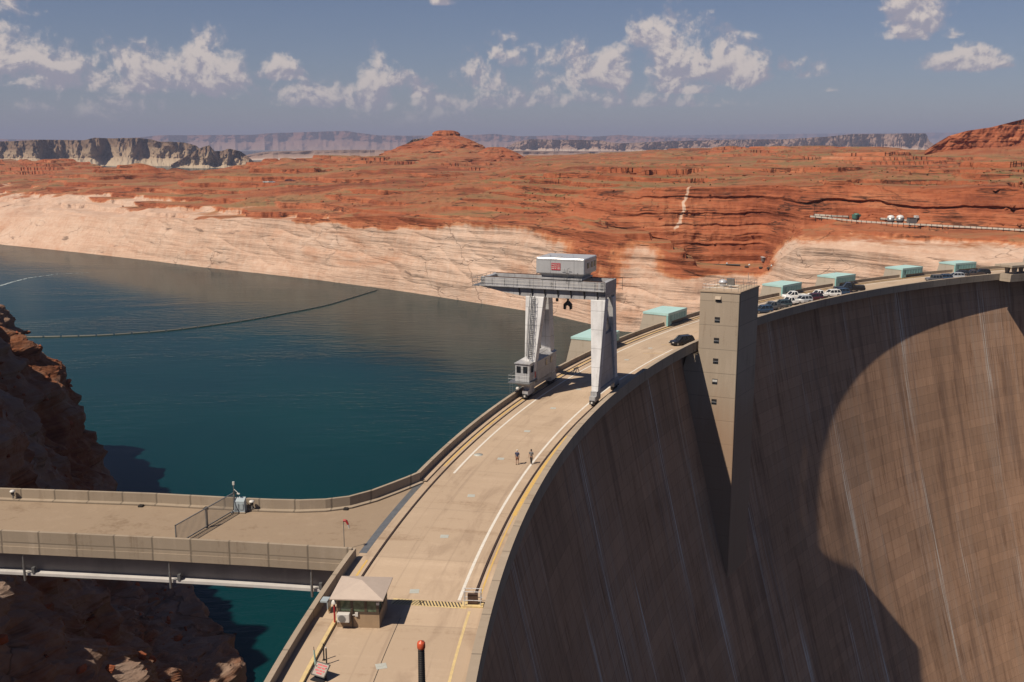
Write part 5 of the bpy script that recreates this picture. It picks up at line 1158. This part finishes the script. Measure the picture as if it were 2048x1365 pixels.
tp = thing('utility_pole', 'thin utility pole at the tip of the cliff road', 'pole', ground_px(1624, 436)); MB().tube((0, 0, -.5), (0, 0, 6), .07).bx((-.6, -.05, 5.4), (.6, .05, 5.5)).build('pole', M['dark_steel'], tp)
sh_ = thing('rock_shed', 'small grey hut perched on the red rock bench', 'hut', ground_px(1529, 521), R(15))
MB().bx((-1., -.8, -.3), (1., .8, 1.4)).build('wall', M['steel'], sh_); MB().hexa([(-1.2, -1., 1.4), (1.2, -1., 1.4), (1.2, 1., 1.4), (-1.2, 1., 1.4)], [(-1.2, -1., 1.6), (1.2, -1., 1.6), (1.2, 1., 1.9), (-1.2, 1., 1.9)]).build('roof', M['silver'], sh_); MB().bx((-.3, -.85, .1), (.3, -.8, 1.1)).build('door', M['dark_steel'], sh_)
pipe = thing('pipeline', 'dark pipe bundle lying along the red rock bench', 'pipe', ground_px(1455, 531)); a = ground_px(1428, 529) - ground_px(1455, 531); b = ground_px(1481, 533) - ground_px(1455, 531)
MB().tube(a + Vector((0, 0, .15)), b + Vector((0, 0, .15)), .2).tube(a * .1 + Vector((0, -.6, .5)), b + Vector((0, -.6, .5)), .36).build('pipe', M['dark_steel'], pipe)
def tiny_car(name, label, px, py, mat, rz, cat='car', group=None, L=2.2):
    t_ = thing(name, label, cat, ground_px(px, py) + Vector((0, 0, .05)), R(rz), group)
    loft([body_sec(-L, .85, .4, .95), body_sec(-L * .3, .9, .3, 1.), body_sec(L * .8, .88, .3, .9), body_sec(L, .75, .4, .75)]).build('body', mat, t_, .05)
    MB().hexa([(-L * .9, -.82, .95), (L * .4, -.82, .95), (L * .4, .82, .95), (-L * .9, .82, .95)], [(-L * .75, -.7, 1.6), (L * .1, -.7, 1.6), (L * .1, .7, 1.6), (-L * .75, .7, 1.6)]).build('windows', M['glass'], t_)
    for x in (-L * .6, L * .6):
        for s in (-1, 1): MB().tube((x, s * .7, .33), (x, s * .92, .33), .33, n=12).build('wheel', M['tyre'], t_)
for (x, y), lab in (((1494, 535), 'dark boulder on the rock bench, closest to the pipe bundle'), ((1523, 537), 'dark boulder on the rock bench right under the small hut'), ((1540, 538), 'dark boulder on the rock bench nearest the pale buttress')):
    bmx = bmesh.new(); bmesh.ops.create_icosphere(bmx, subdivisions=2, radius=.85)
    for v in bmx.verts: v.co *= 1 + .25 * float(pn(v.co.x * 1.3 + x, v.co.y * 1.3, v.co.z * 1.3)); v.co.z *= .6; v.co.x *= 1.15
    me = bpy.data.meshes.new('dark_boulder'); bmx.to_mesh(me); bmx.free(); me.materials.append(M['boulder']); o = bpy.data.objects.new('dark_boulder', me); COL.objects.link(o); o.location = ground_px(x, y) + Vector((0, 0, .25)); tag(o, lab, 'boulder', 'dark boulders on the red rock bench')
G2 = 'vehicles on the far gravel road'
tiny_car('parked_car', 'pale car first on the far gravel road above the lake', 540, 366, CP['white'], 0, 'car', G2, 3.)
tiny_car('parked_car', 'pale car second on the far gravel road above the lake', 549, 366, CP['silver'], 0, 'car', G2, 3.)
tiny_car('parked_trailer', 'long dark trailer beside the far gravel road', 586, 363, CP['maroon'], 0, 'trailer', G2, 5.)
for i, (x, y, l) in enumerate(((1455, 526, 'white marker ball above the pipe bundle'), (1500, 529, 'white marker ball above the first dark car'), (1545, 531, 'white marker ball by the edge of the pale buttress'))):
    p = ground_px(x, y + 4); k = MB().lathe((0, 0, .6), [(0, -.45), (.32, -.32), (.45, 0), (.32, .32), (0, .45)], 14).tube((0, 0, -.2), (0, 0, .3), .06).build('marker_ball', M['tank']); k.location = p; tag(k, l, 'marker', 'white marker balls on the rock bench')
# rubble on the spit under the bridge and fallen blocks along the far shore
def rocks(name, pts, rmin, rmax, label, mat):
    vs = []; fs = []
    bmx = bmesh.new(); bmesh.ops.create_icosphere(bmx, subdivisions=1, radius=1.); bv = [v.co.copy() for v in bmx.verts]; bf = [[v.index for v in f.verts] for f in bmx.faces]; bmx.free()
    for p in pts:
        r = rmin + (rmax - rmin) * rng.random() ** 3; sc3 = Vector(rng.uniform(.6, 1.3, 3)); o_ = len(vs); rot = Matrix.Rotation(rng.uniform(0, 6.3), 3, 'Z')
        for v in bv:
            q = Vector((v.x * sc3.x, v.y * sc3.y, v.z * sc3.z * .7)) * r * (1 + .25 * float(rng.normal())); vs.append(tuple(Vector(p) + rot @ q))
        fs += [tuple(i + o_ for i in f) for f in bf]
    me = bpy.data.meshes.new(name); me.from_pydata(vs, [], fs); me.materials.append(mat)
    for k_ in ('wash', 'veg'): me.attributes.new(k_, 'FLOAT', 'POINT')
    a_ = me.attributes['wash'].data; a_.foreach_set('value', np.repeat((rng.random(len(pts)) * (.42 if name == 'rubble' else .1)).astype(np.float32), len(bv)))
    o = bpy.data.objects.new(name, me); COL.objects.link(o); o['kind'] = 'stuff'; o['label'] = label
Pw = np.stack([Xw2, Yw2, zc2], -1); pts = []
for k in range(650):
    i = int(rng.integers(3, 130)); j = int(rng.integers(ns * .30, ns * .86))
    if zc2[i, j] < WZ - .3: continue
    pts.append(Pw[i, j])
rocks('rubble', pts, .2, 1.1, 'loose red rubble on the rock spit under the bridge', M['rock'])
pts = []
for k in range(520):
    i = int(rng.integers(165, 420)); j = int(rng.integers(230, NC - 40)); pts.append(Pm[i, j])
rocks('fallen_blocks', pts, .3, 1.5, 'fallen red sandstone blocks scattered on the far slopes', M['rock'])
# boat wake
wk = MB(); wpts = [(-345, 560), (-308, 594), (-309, 612), (-308, 631), (-298, 651), (-280, 657)]
for i in range(len(wpts) - 1):
    a = Vector((*wpts[i], WZ + .012)); b = Vector((*wpts[i + 1], WZ + .012)); d = (b - a).normalized().cross(Vector((0, 0, 1))); wa = 1.3 * (1 - i / 5.5); wb2 = 1.3 * (1 - (i + 1) / 5.5)
    wk.add([a - d * wa, b - d * wb2, b + d * wb2, a + d * wa], [(0, 1, 2, 3)])
def foam():
    m, tt, b = new_mat('wake_foam'); n = tt.noise(tt.vscale(tt.pos(), (.5, .5, 1)), 1., 4)
    b.inputs['Base Color'].default_value = (.45, .5, .5, 1); b.inputs['Roughness'].default_value = .6; tt.set(b.inputs['Alpha'], tt.m('MULTIPLY', tt.step(n, .38, .58), .8)); return m
o = wk.build('boat_wake', foam()); o['kind'] = 'stuff'; o['label'] = 'faint curved boat wake on the lake'

# ------------------------------------------------------------------ air
HAZE = True
if HAZE:
    hz = MB().bx((-26000, -200, WZ - 20), (30000, 44000, 620)).build('haze', M['rock'])
    m = bpy.data.materials.new('haze_air'); m.use_nodes = True; m.node_tree.nodes.clear(); tt = NT(m.node_tree)
    pv = tt.n('ShaderNodeVolumePrincipled', Density=.00006, Anisotropy=.0); pv.inputs['Color'].default_value = (.40, .45, .66, 1)
    o_ = tt.n('ShaderNodeOutputMaterial'); tt.nt.links.new(pv.outputs[0], o_.inputs['Volume']); hz.data.materials.clear(); hz.data.materials.append(m); hz['kind'] = 'stuff'; hz['label'] = 'pale blue desert haze over the distance'
